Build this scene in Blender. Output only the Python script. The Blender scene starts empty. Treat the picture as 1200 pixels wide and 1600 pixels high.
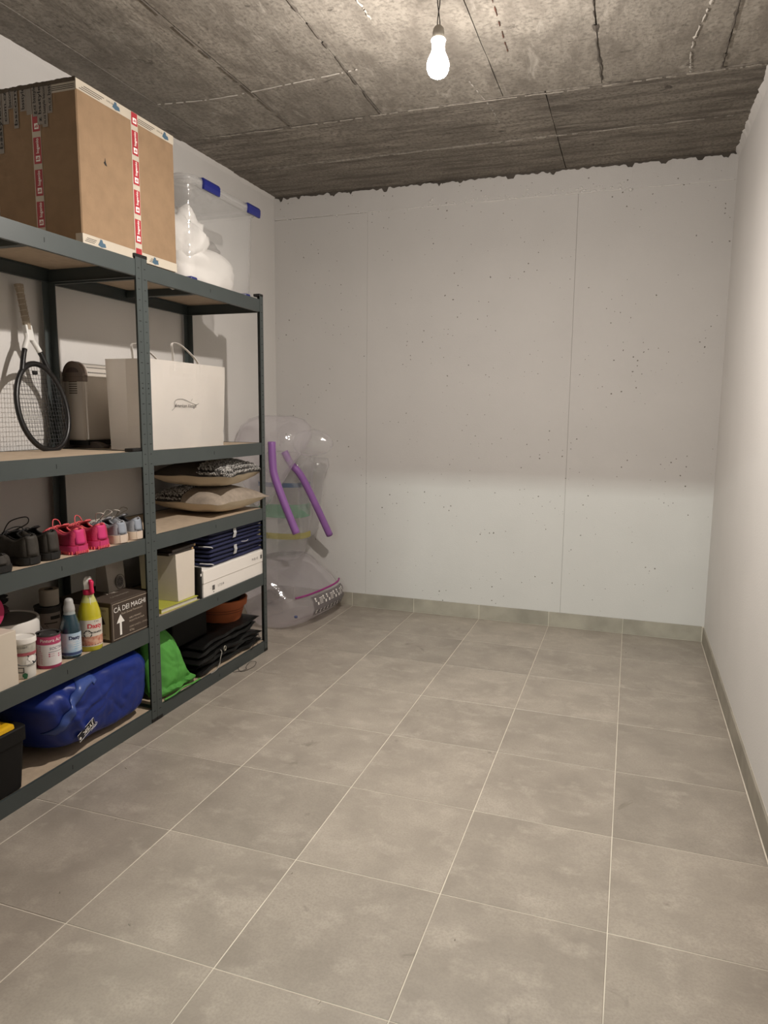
import bpy, bmesh, math, random
from math import sin, cos, pi, radians as rad
from mathutils import Vector, Matrix, noise
from mathutils.bvhtree import BVHTree
random.seed(7)
SC = bpy.context.scene
COL = SC.collection

# ------------------------------------------------------------------ camera, world, exposure
S = 0.456                                     # floor tile pitch (m)
cam = bpy.data.cameras.new('camera')
cam.sensor_fit = 'VERTICAL'; cam.sensor_height = 36.0; cam.lens = 1108.62 * 36.0 / 1600.0
cam.clip_start = 0.02
camo = bpy.data.objects.new('camera', cam); COL.objects.link(camo)
yaw, pit, rol = 0.333287, -0.137519, 0.0093014
fw = Vector((-sin(yaw) * cos(pit), cos(yaw) * cos(pit), sin(pit)))
rt = Vector((cos(yaw), sin(yaw), 0)); up = rt.cross(fw)
r2 = rt * cos(rol) + up * sin(rol); u2 = -rt * sin(rol) + up * cos(rol)
mw = Matrix.Identity(4)
for i in range(3):
    mw[i][0], mw[i][1], mw[i][2] = r2[i], u2[i], -fw[i]
mw.translation = Vector((1.8147, -4.5485, 1.3560))
camo.matrix_world = mw
SC.camera = camo

world = bpy.data.worlds.new('world'); SC.world = world
world.use_nodes = True
world.node_tree.nodes['Background'].inputs[0].default_value = (0.02, 0.02, 0.02, 1)
world.node_tree.nodes['Background'].inputs[1].default_value = 0.3
SC.view_settings.view_transform = 'Standard'
SC.view_settings.look = 'None'
SC.view_settings.gamma = 1.0
SC.view_settings.use_curve_mapping = False
SC.view_settings.exposure = 0.0
BULB_E = 150.0           # radiance of the LED globe
NECK_E = 12.0  # emission standing in for light shining through the neck's white plastic
# the lamp of the corridor beyond the open door behind the camera
la = bpy.data.lights.new('corridor_lamp', 'AREA'); la.shape = 'RECTANGLE'; la.size = 0.5; la.size_y = 0.07
la.energy = 220.0; la.color = (0.91, 1.0, 0.92)
lo = bpy.data.objects.new('corridor_lamp', la); COL.objects.link(lo)
lo.location = (1.25, -8.6, 2.70)
lo.rotation_euler = Vector((0, 5.5, -1.6)).to_track_quat('-Z', 'Y').to_euler()

# the LED of the hanging bulb: its light leaves at the tip of the globe (the globe itself glows too)
pl = bpy.data.lights.new('led_light', 'POINT'); pl.energy = 62.0; pl.color = (1.0, .925, .855); pl.shadow_soft_size = .018
po = bpy.data.objects.new('led_light', pl); COL.objects.link(po); po.location = (1.150, -2.13, 2.428)
dl = bpy.data.lights.new('led_disc', 'AREA'); dl.shape = 'DISK'; dl.size = .045; dl.energy = 28.0; dl.color = (1.0, .925, .855)
do = bpy.data.objects.new('led_disc', dl); COL.objects.link(do); do.location = (1.150, -2.13, 2.445)

# ------------------------------------------------------------------ materials
MATS = {}
def M(name, col, rough=.6, metal=0.0, var=0.12, vs=6.0, bump=0.0, bs=80.0, col2=None, spec=.4, coat=0.0, det=4.0, objvar=0.0, stretch=(1, 1, 1)):
    if name in MATS: return MATS[name]
    m = bpy.data.materials.new(name); m.use_nodes = True
    nt = m.node_tree; N = nt.nodes; L = nt.links
    b = N['Principled BSDF']
    b.inputs['Roughness'].default_value = rough; b.inputs['Metallic'].default_value = metal
    b.inputs['Specular IOR Level'].default_value = spec; b.inputs['Coat Weight'].default_value = coat
    tc = N.new('ShaderNodeTexCoord'); mp = N.new('ShaderNodeMapping'); mp.inputs['Scale'].default_value = stretch
    L.new(tc.outputs['Object'], mp.inputs[0])
    n = N.new('ShaderNodeTexNoise'); n.inputs['Scale'].default_value = vs; n.inputs['Detail'].default_value = det
    L.new(mp.outputs[0], n.inputs['Vector'])
    mx = N.new('ShaderNodeMix'); mx.data_type = 'RGBA'
    c2 = col2 or tuple(c * (1 - var * 2) for c in col)
    mx.inputs['A'].default_value = (*col, 1); mx.inputs['B'].default_value = (*c2, 1)
    rp = N.new('ShaderNodeMapRange'); rp.inputs[1].default_value = .35; rp.inputs[2].default_value = .7
    L.new(n.outputs['Fac'], rp.inputs[0]); L.new(rp.outputs[0], mx.inputs['Factor'])
    out = mx.outputs['Result']
    if objvar:
        oi = N.new('ShaderNodeObjectInfo'); r = N.new('ShaderNodeMapRange')
        r.inputs[3].default_value = 1 - objvar; r.inputs[4].default_value = 1 + objvar
        L.new(oi.outputs['Random'], r.inputs[0])
        ml = N.new('ShaderNodeVectorMath'); ml.operation = 'SCALE'
        L.new(out, ml.inputs[0]); L.new(r.outputs[0], ml.inputs['Scale']); out = ml.outputs[0]
    L.new(out, b.inputs['Base Color'])
    if bump:
        n2 = N.new('ShaderNodeTexNoise'); n2.inputs['Scale'].default_value = bs; n2.inputs['Detail'].default_value = 3
        L.new(mp.outputs[0], n2.inputs['Vector'])
        bp = N.new('ShaderNodeBump'); bp.inputs['Strength'].default_value = bump; bp.inputs['Distance'].default_value = .004
        L.new(n2.outputs['Fac'], bp.inputs['Height']); L.new(bp.outputs[0], b.inputs['Normal'])
    MATS[name] = m
    return m

def emit(name, col, e):
    m = bpy.data.materials.new(name); m.use_nodes = True
    nt = m.node_tree; nt.nodes.remove(nt.nodes['Principled BSDF'])
    em = nt.nodes.new('ShaderNodeEmission'); em.inputs[0].default_value = (*col, 1); em.inputs[1].default_value = e
    nt.links.new(em.outputs[0], nt.nodes['Material Output'].inputs[0])
    return m

def led_globe(name, col, e):
    """frosted LED globe: the LED board faces the tip, so the glass glows most around the tip"""
    m = bpy.data.materials.new(name); m.use_nodes = True
    nt = m.node_tree; N = nt.nodes; L = nt.links; N.remove(N['Principled BSDF'])
    g_ = N.new('ShaderNodeTexCoord'); sp = N.new('ShaderNodeSeparateXYZ'); L.new(g_.outputs['Normal'], sp.inputs[0])
    r = N.new('ShaderNodeMapRange'); r.inputs[1].default_value = -1; r.inputs[2].default_value = .35; r.inputs[3].default_value = e; r.inputs[4].default_value = e * .07
    L.new(sp.outputs[2], r.inputs[0]); em = N.new('ShaderNodeEmission'); em.inputs[0].default_value = (*col, 1)
    L.new(r.outputs[0], em.inputs[1]); L.new(em.outputs[0], N['Material Output'].inputs[0])
    return m

def film(name, tint, haze, gl, rough=.08, haze_col=(.8, .8, .82), base_gl=.03):
    """clear plastic film: transparent, a little scattering haze, fresnel gloss"""
    m = bpy.data.materials.new(name); m.use_nodes = True
    nt = m.node_tree; N = nt.nodes; L = nt.links; N.remove(N['Principled BSDF'])
    t = N.new('ShaderNodeBsdfTransparent'); t.inputs[0].default_value = (*tint, 1)
    d1 = N.new('ShaderNodeBsdfDiffuse'); d1.inputs[0].default_value = (*haze_col, 1)
    d2 = N.new('ShaderNodeBsdfTranslucent'); d2.inputs[0].default_value = (*haze_col, 1)
    d = N.new('ShaderNodeMixShader'); d.inputs[0].default_value = .45; L.new(d1.outputs[0], d.inputs[1]); L.new(d2.outputs[0], d.inputs[2])
    g = N.new('ShaderNodeBsdfGlossy'); g.inputs['Roughness'].default_value = rough
    lw = N.new('ShaderNodeLayerWeight'); lw.inputs[0].default_value = .25
    tc = N.new('ShaderNodeTexCoord'); n = N.new('ShaderNodeTexNoise'); n.inputs['Scale'].default_value = 11; n.inputs['Detail'].default_value = 3
    L.new(tc.outputs['Object'], n.inputs['Vector'])
    bp = N.new('ShaderNodeBump'); bp.inputs['Strength'].default_value = .6; bp.inputs['Distance'].default_value = .02
    L.new(n.outputs['Fac'], bp.inputs['Height']); L.new(bp.outputs[0], g.inputs['Normal'])
    a = N.new('ShaderNodeMixShader')
    hz = N.new('ShaderNodeMath'); hz.operation = 'MULTIPLY_ADD'; hz.inputs[1].default_value = haze * 2.6; hz.inputs[2].default_value = haze
    L.new(lw.outputs['Facing'], hz.inputs[0]); L.new(hz.outputs[0], a.inputs[0])
    L.new(t.outputs[0], a.inputs[1]); L.new(d.outputs[0], a.inputs[2])
    b = N.new('ShaderNodeMixShader')
    fz = N.new('ShaderNodeMath'); fz.operation = 'MULTIPLY_ADD'; fz.inputs[1].default_value = gl; fz.inputs[2].default_value = base_gl
    L.new(lw.outputs['Fresnel'], fz.inputs[0])
    ge = N.new('ShaderNodeNewGeometry'); nb = N.new('ShaderNodeMath'); nb.operation = 'SUBTRACT'; nb.inputs[0].default_value = 1.0; L.new(ge.outputs['Backfacing'], nb.inputs[1])
    fb = N.new('ShaderNodeMath'); fb.operation = 'MULTIPLY'; L.new(fz.outputs[0], fb.inputs[0]); L.new(nb.outputs[0], fb.inputs[1]); L.new(fb.outputs[0], b.inputs[0])
    L.new(a.outputs[0], b.inputs[1]); L.new(g.outputs[0], b.inputs[2])
    L.new(b.outputs[0], N['Material Output'].inputs[0])
    return m

def concrete(name, stretch, base, dark, light):
    m = bpy.data.materials.new(name); m.use_nodes = True
    nt = m.node_tree; N = nt.nodes; L = nt.links; b = N['Principled BSDF']
    b.inputs['Roughness'].default_value = .85; b.inputs['Specular IOR Level'].default_value = .2
    tc = N.new('ShaderNodeTexCoord')
    def nz(scale, st, det=5, dist=0):
        mp = N.new('ShaderNodeMapping'); mp.inputs['Scale'].default_value = st
        L.new(tc.outputs['Object'], mp.inputs[0])
        n = N.new('ShaderNodeTexNoise'); n.inputs['Scale'].default_value = scale; n.inputs['Detail'].default_value = det
        n.inputs['Roughness'].default_value = .62; n.inputs['Distortion'].default_value = dist
        L.new(mp.outputs[0], n.inputs['Vector']); return n.outputs['Fac']
    def rng(x, a, c):
        r = N.new('ShaderNodeMapRange'); r.inputs[1].default_value = a; r.inputs[2].default_value = c; L.new(x, r.inputs[0]); return r.outputs[0]
    def mix(f, a, c):
        x = N.new('ShaderNodeMix'); x.data_type = 'RGBA'; L.new(f, x.inputs['Factor'])
        for s, v in (('A', a), ('B', c)):
            if isinstance(v, tuple): x.inputs[s].default_value = (*v, 1)
            else: L.new(v, x.inputs[s])
        return x.outputs['Result']
    c = mix(rng(nz(2.2, (1, 1, 1), 6, .6), .35, .72), base, tuple(x * .62 for x in base))
    c = mix(rng(nz(5.0, stretch, 7, .3), .44, .64), c, dark)
    c = mix(rng(nz(60.0, (1, 1, 1), 4), .45, .72), c, tuple(x * .8 for x in dark))
    c = mix(rng(nz(9.0, (1, 1.3, 1), 5, .8), .64, .70), c, tuple(x * .6 for x in dark))
    c = mix(rng(nz(4.0, tuple(s * 1.3 for s in stretch), 6, .8), .60, .78), c, light)
    oi = N.new('ShaderNodeObjectInfo'); r = N.new('ShaderNodeMapRange'); r.inputs[3].default_value = .86; r.inputs[4].default_value = 1.1
    L.new(oi.outputs['Random'], r.inputs[0])
    sc = N.new('ShaderNodeVectorMath'); sc.operation = 'SCALE'; L.new(c, sc.inputs[0]); L.new(r.outputs[0], sc.inputs['Scale'])
    L.new(sc.outputs[0], b.inputs['Base Color'])
    bp = N.new('ShaderNodeBump'); bp.inputs['Strength'].default_value = .5; bp.inputs['Distance'].default_value = .01
    L.new(nz(14.0, stretch, 6), bp.inputs['Height']); L.new(bp.outputs[0], b.inputs['Normal'])
    return m

def painted_concrete(name, col, holes=True):
    m = bpy.data.materials.new(name); m.use_nodes = True
    nt = m.node_tree; N = nt.nodes; L = nt.links; b = N['Principled BSDF']
    b.inputs['Roughness'].default_value = .8; b.inputs['Specular IOR Level'].default_value = .2
    tc = N.new('ShaderNodeTexCoord')
    n = N.new('ShaderNodeTexNoise'); n.inputs['Scale'].default_value = 3; n.inputs['Detail'].default_value = 6
    L.new(tc.outputs['Object'], n.inputs['Vector'])
    mx = N.new('ShaderNodeMix'); mx.data_type = 'RGBA'; L.new(n.outputs['Fac'], mx.inputs['Factor'])
    mx.inputs['A'].default_value = (*[c * 1.03 for c in col], 1); mx.inputs['B'].default_value = (*[c * .93 for c in col], 1)
    out = mx.outputs['Result']
    n2 = N.new('ShaderNodeTexNoise'); n2.inputs['Scale'].default_value = 130; n2.inputs['Detail'].default_value = 4
    L.new(tc.outputs['Object'], n2.inputs['Vector'])
    h = n2.outputs['Fac']
    if holes:                                   # the little air holes left in cast concrete, in loose clusters
        wn = N.new('ShaderNodeTexNoise'); wn.inputs['Scale'].default_value = 60; L.new(tc.outputs['Object'], wn.inputs['Vector'])
        wm = N.new('ShaderNodeVectorMath'); wm.operation = 'MULTIPLY_ADD'; wm.inputs[1].default_value = (.012,) * 3; L.new(wn.outputs['Color'], wm.inputs[0]); L.new(tc.outputs['Object'], wm.inputs[2])
        cn = N.new('ShaderNodeTexNoise'); cn.inputs['Scale'].default_value = 3.2; L.new(tc.outputs['Object'], cn.inputs['Vector'])
        for sc_, th, rad_ in ((14, .29, .088), (36, .20, .17)):
            v = N.new('ShaderNodeTexVoronoi'); v.inputs['Scale'].default_value = sc_
            L.new(wm.outputs[0], v.inputs['Vector'])
            sp = N.new('ShaderNodeSeparateColor'); L.new(v.outputs['Color'], sp.inputs[0])
            ad = N.new('ShaderNodeMath'); ad.operation = 'MULTIPLY'; L.new(sp.outputs[0], ad.inputs[0]); L.new(cn.outputs['Fac'], ad.inputs[1])
            rr = N.new('ShaderNodeMapRange'); rr.inputs[1].default_value = th; rr.inputs[2].default_value = .60
            rr.inputs[3].default_value = .0; rr.inputs[4].default_value = rad_; L.new(ad.outputs[0], rr.inputs[0])
            lt = N.new('ShaderNodeMath'); lt.operation = 'LESS_THAN'; L.new(v.outputs['Distance'], lt.inputs[0]); L.new(rr.outputs[0], lt.inputs[1])
            m2 = N.new('ShaderNodeMix'); m2.data_type = 'RGBA'; L.new(lt.outputs[0], m2.inputs['Factor'])
            L.new(out, m2.inputs['A']); m2.inputs['B'].default_value = (.17, .155, .135, 1); out = m2.outputs['Result']
    L.new(out, b.inputs['Base Color'])
    bp = N.new('ShaderNodeBump'); bp.inputs['Strength'].default_value = .18; bp.inputs['Distance'].default_value = .004
    L.new(h, bp.inputs['Height']); L.new(bp.outputs[0], b.inputs['Normal'])
    return m

def tile_mat():
    m = bpy.data.materials.new('stoneware_tile'); m.use_nodes = True
    nt = m.node_tree; N = nt.nodes; L = nt.links; b = N['Principled BSDF']
    tc = N.new('ShaderNodeTexCoord'); oi = N.new('ShaderNodeObjectInfo')
    ad = N.new('ShaderNodeVectorMath'); ad.operation = 'ADD'
    sc = N.new('ShaderNodeVectorMath'); sc.operation = 'SCALE'; sc.inputs['Scale'].default_value = 40
    cb = N.new('ShaderNodeCombineXYZ'); L.new(oi.outputs['Random'], cb.inputs[0]); L.new(oi.outputs['Random'], cb.inputs[2])
    L.new(cb.outputs[0], sc.inputs[0]); L.new(tc.outputs['Object'], ad.inputs[0]); L.new(sc.outputs[0], ad.inputs[1])
    def nz(scale, det, st=(1, 1, 1), dist=.4):
        mp = N.new('ShaderNodeMapping'); mp.inputs['Scale'].default_value = st; L.new(ad.outputs[0], mp.inputs[0])
        n = N.new('ShaderNodeTexNoise'); n.inputs['Scale'].default_value = scale; n.inputs['Detail'].default_value = det; n.inputs['Distortion'].default_value = dist
        n.inputs['Roughness'].default_value = .6
        L.new(mp.outputs[0], n.inputs['Vector']); return n.outputs['Fac']
    def mix(f, lo_, hi_, a, c):
        r = N.new('ShaderNodeMapRange'); r.inputs[1].default_value = lo_; r.inputs[2].default_value = hi_; L.new(f, r.inputs[0])
        x = N.new('ShaderNodeMix'); x.data_type = 'RGBA'; L.new(r.outputs[0], x.inputs['Factor'])
        if isinstance(a, tuple): x.inputs['A'].default_value = (*a, 1)
        else: L.new(a, x.inputs['A'])
        x.inputs['B'].default_value = (*c, 1); return x.outputs['Result']
    c = mix(nz(4.2, 9, (1, 1, 1), .15), .3, .70, (.405, .357, .302), (.275, .240, .202))
    c = mix(nz(9, 8, (1, 1.3, 1), .1), .52, .78, c, (.465, .412, .352))
    c = mix(nz(150, 6, (1, 1, 1), 0), .42, .95, c, (.255, .225, .19))
    c = mix(nz(5.5, 5, (1, 1, 1), .8), .66, .74, c, (.215, .188, .155))
    r = N.new('ShaderNodeMapRange'); r.inputs[3].default_value = .89; r.inputs[4].default_value = 1.08; L.new(oi.outputs['Random'], r.inputs[0])
    s2 = N.new('ShaderNodeVectorMath'); s2.operation = 'SCALE'; L.new(c, s2.inputs[0]); L.new(r.outputs[0], s2.inputs['Scale'])
    L.new(s2.outputs[0], b.inputs['Base Color'])
    rr = N.new('ShaderNodeMapRange'); rr.inputs[3].default_value = .34; rr.inputs[4].default_value = .55
    L.new(nz(9, 4), rr.inputs[0]); L.new(rr.outputs[0], b.inputs['Roughness'])
    b.inputs['Specular IOR Level'].default_value = .45
    return m

# ------------------------------------------------------------------ mesh helpers
def root(o):
    while o.parent: o = o.parent
    return o
def tag(o, label=None, cat=None, group=None, kind=None):
    if label: o['label'] = label
    if cat: o['category'] = cat
    if group: o['group'] = group
    if kind: o['kind'] = kind
    return o
def thing(name, label, cat, loc=(0, 0, 0), rot=(0, 0, 0), group=None):
    o = bpy.data.objects.new(name, None); COL.objects.link(o); o.empty_display_size = .05
    o.location = loc; o.rotation_euler = rot
    return tag(o, label, cat, group)
def mk(name, bm, mat, parent=None, smooth=False, local=False, kind=None, label=None, weld=False):
    """link bm as one mesh object; vertices are in world coordinates unless local"""
    if weld: bmesh.ops.remove_doubles(bm, verts=bm.verts, dist=1e-5)
    if parent is not None and not local:
        bmesh.ops.translate(bm, verts=bm.verts, vec=-Vector(root(parent).location))
    me = bpy.data.meshes.new(name); bm.to_mesh(me); bm.free()
    if smooth:
        for p in me.polygons: p.use_smooth = True
        if smooth != 'all':
            try: me.set_sharp_from_angle(angle=rad(38))
            except Exception: pass
    me.materials.append(mat)
    o = bpy.data.objects.new(name, me); COL.objects.link(o)
    if parent is not None: o.parent = parent
    return tag(o, label, None, None, kind)
def copy_tree(o, parent=None):
    c = o.copy(); COL.objects.link(c)
    if parent: c.parent = parent
    for ch in [x for x in COL.objects if x.parent == o]: copy_tree(ch, c)
    return c
def B(): return bmesh.new()
def box(bm, x0, x1, y0, y1, z0, z1, bev=0.0, seg=1):
    vs = [bm.verts.new((x, y, z)) for x in (x0, x1) for y in (y0, y1) for z in (z0, z1)]
    fs = [(0, 1, 3, 2), (4, 6, 7, 5), (0, 4, 5, 1), (2, 3, 7, 6), (0, 2, 6, 4), (1, 5, 7, 3)]
    nf = [bm.faces.new([vs[i] for i in f]) for f in fs]
    if bev:
        es = list({e for f in nf for e in f.edges})
        bmesh.ops.bevel(bm, geom=es, offset=bev, segments=seg, profile=.6, affect='EDGES')
    return bm
def lathe(bm, prof, c=(0, 0), seg=28, cap=True, sx=1.0, sy=1.0):
    rings = []
    for r, z in prof:
        rings.append([bm.verts.new((c[0] + r * sx * cos(2 * pi * k / seg), c[1] + r * sy * sin(2 * pi * k / seg), z)) for k in range(seg)])
    for a, b_ in zip(rings, rings[1:]):
        for k in range(seg):
            bm.faces.new((a[k], a[(k + 1) % seg], b_[(k + 1) % seg], b_[k]))
    if cap:
        bm.faces.new(rings[0][::-1]); bm.faces.new(rings[-1])
    return bm
def tube(bm, pts, r, seg=8, closed=False, flat=1.0):
    pts = [Vector(p) for p in pts]; n = len(pts); rings = []; prev = None
    for i, p in enumerate(pts):
        a = pts[(i - 1) % n] if (closed or i) else p; c = pts[(i + 1) % n] if (closed or i < n - 1) else p
        t = (c - a).normalized()
        if prev is None:
            ref = Vector((0, 0, 1)) if abs(t.z) < .9 else Vector((1, 0, 0)); nn = t.cross(ref).normalized()
        else: nn = (prev - t * prev.dot(t)).normalized()
        prev = nn; bb = t.cross(nn); rr = r[i] if isinstance(r, (list, tuple)) else r
        rings.append([bm.verts.new(p + nn * rr * cos(2 * pi * k / seg) + bb * rr * flat * sin(2 * pi * k / seg)) for k in range(seg)])
    for i in range(n if closed else n - 1):
        a, c = rings[i], rings[(i + 1) % n]
        for k in range(seg): bm.faces.new((a[k], a[(k + 1) % seg], c[(k + 1) % seg], c[k]))
    if not closed:
        bm.faces.new(rings[0][::-1]); bm.faces.new(rings[-1])
    return bm
def spline(pts, n=8, closed=False):
    P = [Vector(p) for p in pts]; out = []; m = len(P)
    for i in range(m if closed else m - 1):
        p0 = P[(i - 1) % m] if (closed or i) else P[0]; p1 = P[i]; p2 = P[(i + 1) % m]; p3 = P[(i + 2) % m] if (closed or i + 2 < m) else P[-1]
        for k in range(n):
            t = k / n
            out.append(.5 * ((2 * p1) + (p2 - p0) * t + (2 * p0 - 5 * p1 + 4 * p2 - p3) * t * t + (3 * p1 - p0 - 3 * p2 + p3) * t ** 3))
    if not closed: out.append(P[-1])
    return out
def loft(bm, rings, cap=True, closed=True):
    R = [[bm.verts.new(p) for p in ring] for ring in rings]; n = len(R[0])
    for a, c in zip(R, R[1:]):
        for k in range(n if closed else n - 1): bm.faces.new((a[k], a[(k + 1) % n], c[(k + 1) % n], c[k]))
    if cap: bm.faces.new(R[0][::-1]); bm.faces.new(R[-1])
    return bm
def puffy(bm, poly, fn, front, back, p=3.0, n=56, m=9, amp=0.0, fs=6.0, smooth=1, folds=None, seed=0.0):
    """a soft closed body over the outline poly (u, v); fn(u, v, w) -> world"""
    P = [Vector((a[0], a[1])) for a in poly]
    per = [(P[(i + 1) % len(P)] - P[i]).length for i in range(len(P))]; tot = sum(per); out = []
    for k in range(n):
        d = tot * k / n; i = 0
        while d > per[i]: d -= per[i]; i += 1
        out.append(P[i].lerp(P[(i + 1) % len(P)], d / per[i]))
    for _ in range(smooth): out = [(out[k - 1] + out[k] * 2 + out[(k + 1) % n]) / 4 for k in range(n)]
    c = sum(out, Vector((0, 0))) / n
    def ring(rr, side):
        res = []
        for q in out:
            w = (1 - rr ** p) * (front if side > 0 else -back)
            uv = c + (q - c) * rr
            if amp:
                v3 = Vector((uv.x * fs + seed, uv.y * fs, side * 3.1))
                w += side * amp * (noise.noise(v3) + .6 * (abs(noise.noise(v3 * 2.3)) * 2 - .6)) * min(1, (1 - rr) * 5 + .15)
            if folds: w += side * folds(uv.x, uv.y) * min(1, (1 - rr) * 6)
            res.append(fn(uv.x, uv.y, w))
        return res
    rs = [(1 - (k / m)) for k in range(m)]
    F = [[bm.verts.new(x) for x in ring(rr, 1)] for rr in rs]
    K = [F[0]] + [[bm.verts.new(x) for x in ring(rr, -1)] for rr in rs[1:]]
    for R, s in ((F, 1), (K, -1)):
        for a, b_ in zip(R, R[1:]):
            for k in range(n):
                f = (a[k], a[(k + 1) % n], b_[(k + 1) % n], b_[k]); bm.faces.new(f if s > 0 else f[::-1])
        last = R[-1]; bm.faces.new(last if s > 0 else last[::-1])
    return bm
def pillow(bm, a, b_, h, n=18, lower=True, upper=True, droop=0.0):
    g = {}
    def thick(u, v): return max(0, (1 - abs(u) ** 2.6) * (1 - abs(v) ** 2.6)) ** .55
    for s in ((1,) if upper else ()) + ((-1,) if lower else ()):
        for i in range(n + 1):
            for j in range(n + 1):
                u, v = 2 * i / n - 1, 2 * j / n - 1
                key = (i, j, s if 0 < i < n and 0 < j < n else 0)
                if key in g: continue
                pin = 1 - .09 * (1 - abs(v) ** 2) * abs(u) ** 3
                pin2 = 1 - .09 * (1 - abs(u) ** 2) * abs(v) ** 3
                z = s * h * thick(u, v) + .006 * noise.noise(Vector((u * 2.3, v * 2.3, s * 2 + a * 9)))
                g[key] = bm.verts.new((a * u * pin, b_ * v * pin2, z - droop * (u * u + v * v)))
        for i in range(n):
            for j in range(n):
                q = [g[(x, y, s if 0 < x < n and 0 < y < n else 0)] for x, y in ((i, j), (i + 1, j), (i + 1, j + 1), (i, j + 1))]
                bm.faces.new(q if s > 0 else q[::-1])
    return bm
def plane_fn(o, r, u, nrm=None, eps=.0006):
    o, r, u = Vector(o), Vector(r).normalized(), Vector(u).normalized(); nn = r.cross(u) if nrm is None else Vector(nrm)
    return lambda a, b_, e=0.0: o + r * a + u * b_ + nn * (eps + e)
def cyl_fn(c, r, a0, z0, eps=.0005):
    return lambda a, b_, e=0.0: Vector((c[0] + (r + eps + e) * cos(a0 + a / r), c[1] + (r + eps + e) * sin(a0 + a / r), z0 + b_))
def text_bm(bm, s, fn, size=.02, width=None, shear=0.0, bold=0.0, align='CENTER', dx=0.0, dy=0.0, ext=.0002):
    cu = bpy.data.curves.new('lettering', 'FONT'); cu.body = s; cu.size = size; cu.align_x = align; cu.align_y = 'CENTER'
    cu.shear = shear; cu.offset = bold; cu.resolution_u = 3
    o = bpy.data.objects.new('lettering', cu); COL.objects.link(o)
    me = bpy.data.meshes.new_from_object(o)
    xs = [v.co.x for v in me.vertices] or [0]; k = 1.0
    if width: k = width / max(1e-6, max(xs) - min(xs))
    vs = [bm.verts.new(fn(v.co.x * k + dx, v.co.y * (k if width and k < 1 else 1) + dy, ext)) for v in me.vertices]
    for p in me.polygons:
        try: bm.faces.new([vs[i] for i in p.vertices])
        except ValueError: pass
    bpy.data.objects.remove(o); bpy.data.curves.remove(cu); bpy.data.meshes.remove(me)
    return bm
def patch(bm, fn, u0, u1, v0, v1, nu=1, e=0.0, nv=1):
    g = [[bm.verts.new(fn(u0 + (u1 - u0) * i / nu, v0 + (v1 - v0) * j / nv, e)) for j in range(nv + 1)] for i in range(nu + 1)]
    for i in range(nu):
        for j in range(nv): bm.faces.new((g[i][j], g[i + 1][j], g[i + 1][j + 1], g[i][j + 1]))
    return bm
def polypatch(bm, fn, pts, e=0.0):
    bm.faces.new([bm.verts.new(fn(a, b_, e)) for a, b_ in pts]); return bm

# ------------------------------------------------------------------ material set
WHITEW = painted_concrete('white_painted_concrete', (.550, .532, .512))
PLASTER = painted_concrete('white_plaster', (.66, .64, .615), holes=False)
CEIL_Y = concrete('board_concrete_lengthwise', (2.2, .8, 1), (.335, .305, .262), (.195, .174, .148), (.42, .39, .345))
CEIL_X = concrete('board_concrete_crosswise', (.5, 3.6, 1), (.28, .252, .215), (.13, .114, .097), (.38, .345, .30))
DARKC = M('dark_concrete_joint', (.105, .090, .075), .95, var=.2, bump=.4)
LIME = M('lime_streak', (.44, .41, .365), .9, var=.1, bump=.5)
TILE = tile_mat()
GROUT = M('beige_grout', (.74, .68, .58), .9, var=.12, vs=5, bump=.2)
SKIRT = M('skirting_tile', (.34, .31, .255), .5, var=.14, vs=7, objvar=.06)
STEEL = M('grey_green_steel', (.052, .063, .062), .45, var=.06, bump=.05, bs=300, spec=.5)
MDF = M('fibreboard', (.46, .36, .26), .75, var=.07, vs=30, bump=.1, bs=200)
BLACKP = M('black_plastic', (.008, .0075, .007), .5, var=.1)
BLACKHOLE = M('dark_slot', (.012, .013, .013), .7, var=.1)
CARD = M('cardboard', (.275, .180, .104), .85, var=.07, vs=20, bump=.08, bs=150)
CARDD = M('cardboard_edge', (.10, .08, .06), .9, var=.2)
TAPEW = M('pale_tape', (.52, .465, .38), .45, var=.06)
TAPER = M('red_tape', (.38, .035, .045), .45, var=.06)
INK = M('black_ink', (.02, .018, .018), .6, var=.05)
INKB = M('blue_ink', (.06, .115, .17), .6, var=.05)
WHITEINK = M('white_ink', (.86, .83, .79), .6, var=.03)
PAPER = M('white_paper', (.90, .855, .80), .65, var=.02, bump=.04, bs=40)
WHITEP = M('white_plastic', (.78, .75, .70), .4, var=.03)

# ------------------------------------------------------------------ room shell
ZC = 2.820; YB = .030; XR = 2.291; YF = -5.30
def xl(y): return -.590 + .015 * y
def struct(o): o['kind'] = 'structure'; return o
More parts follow.
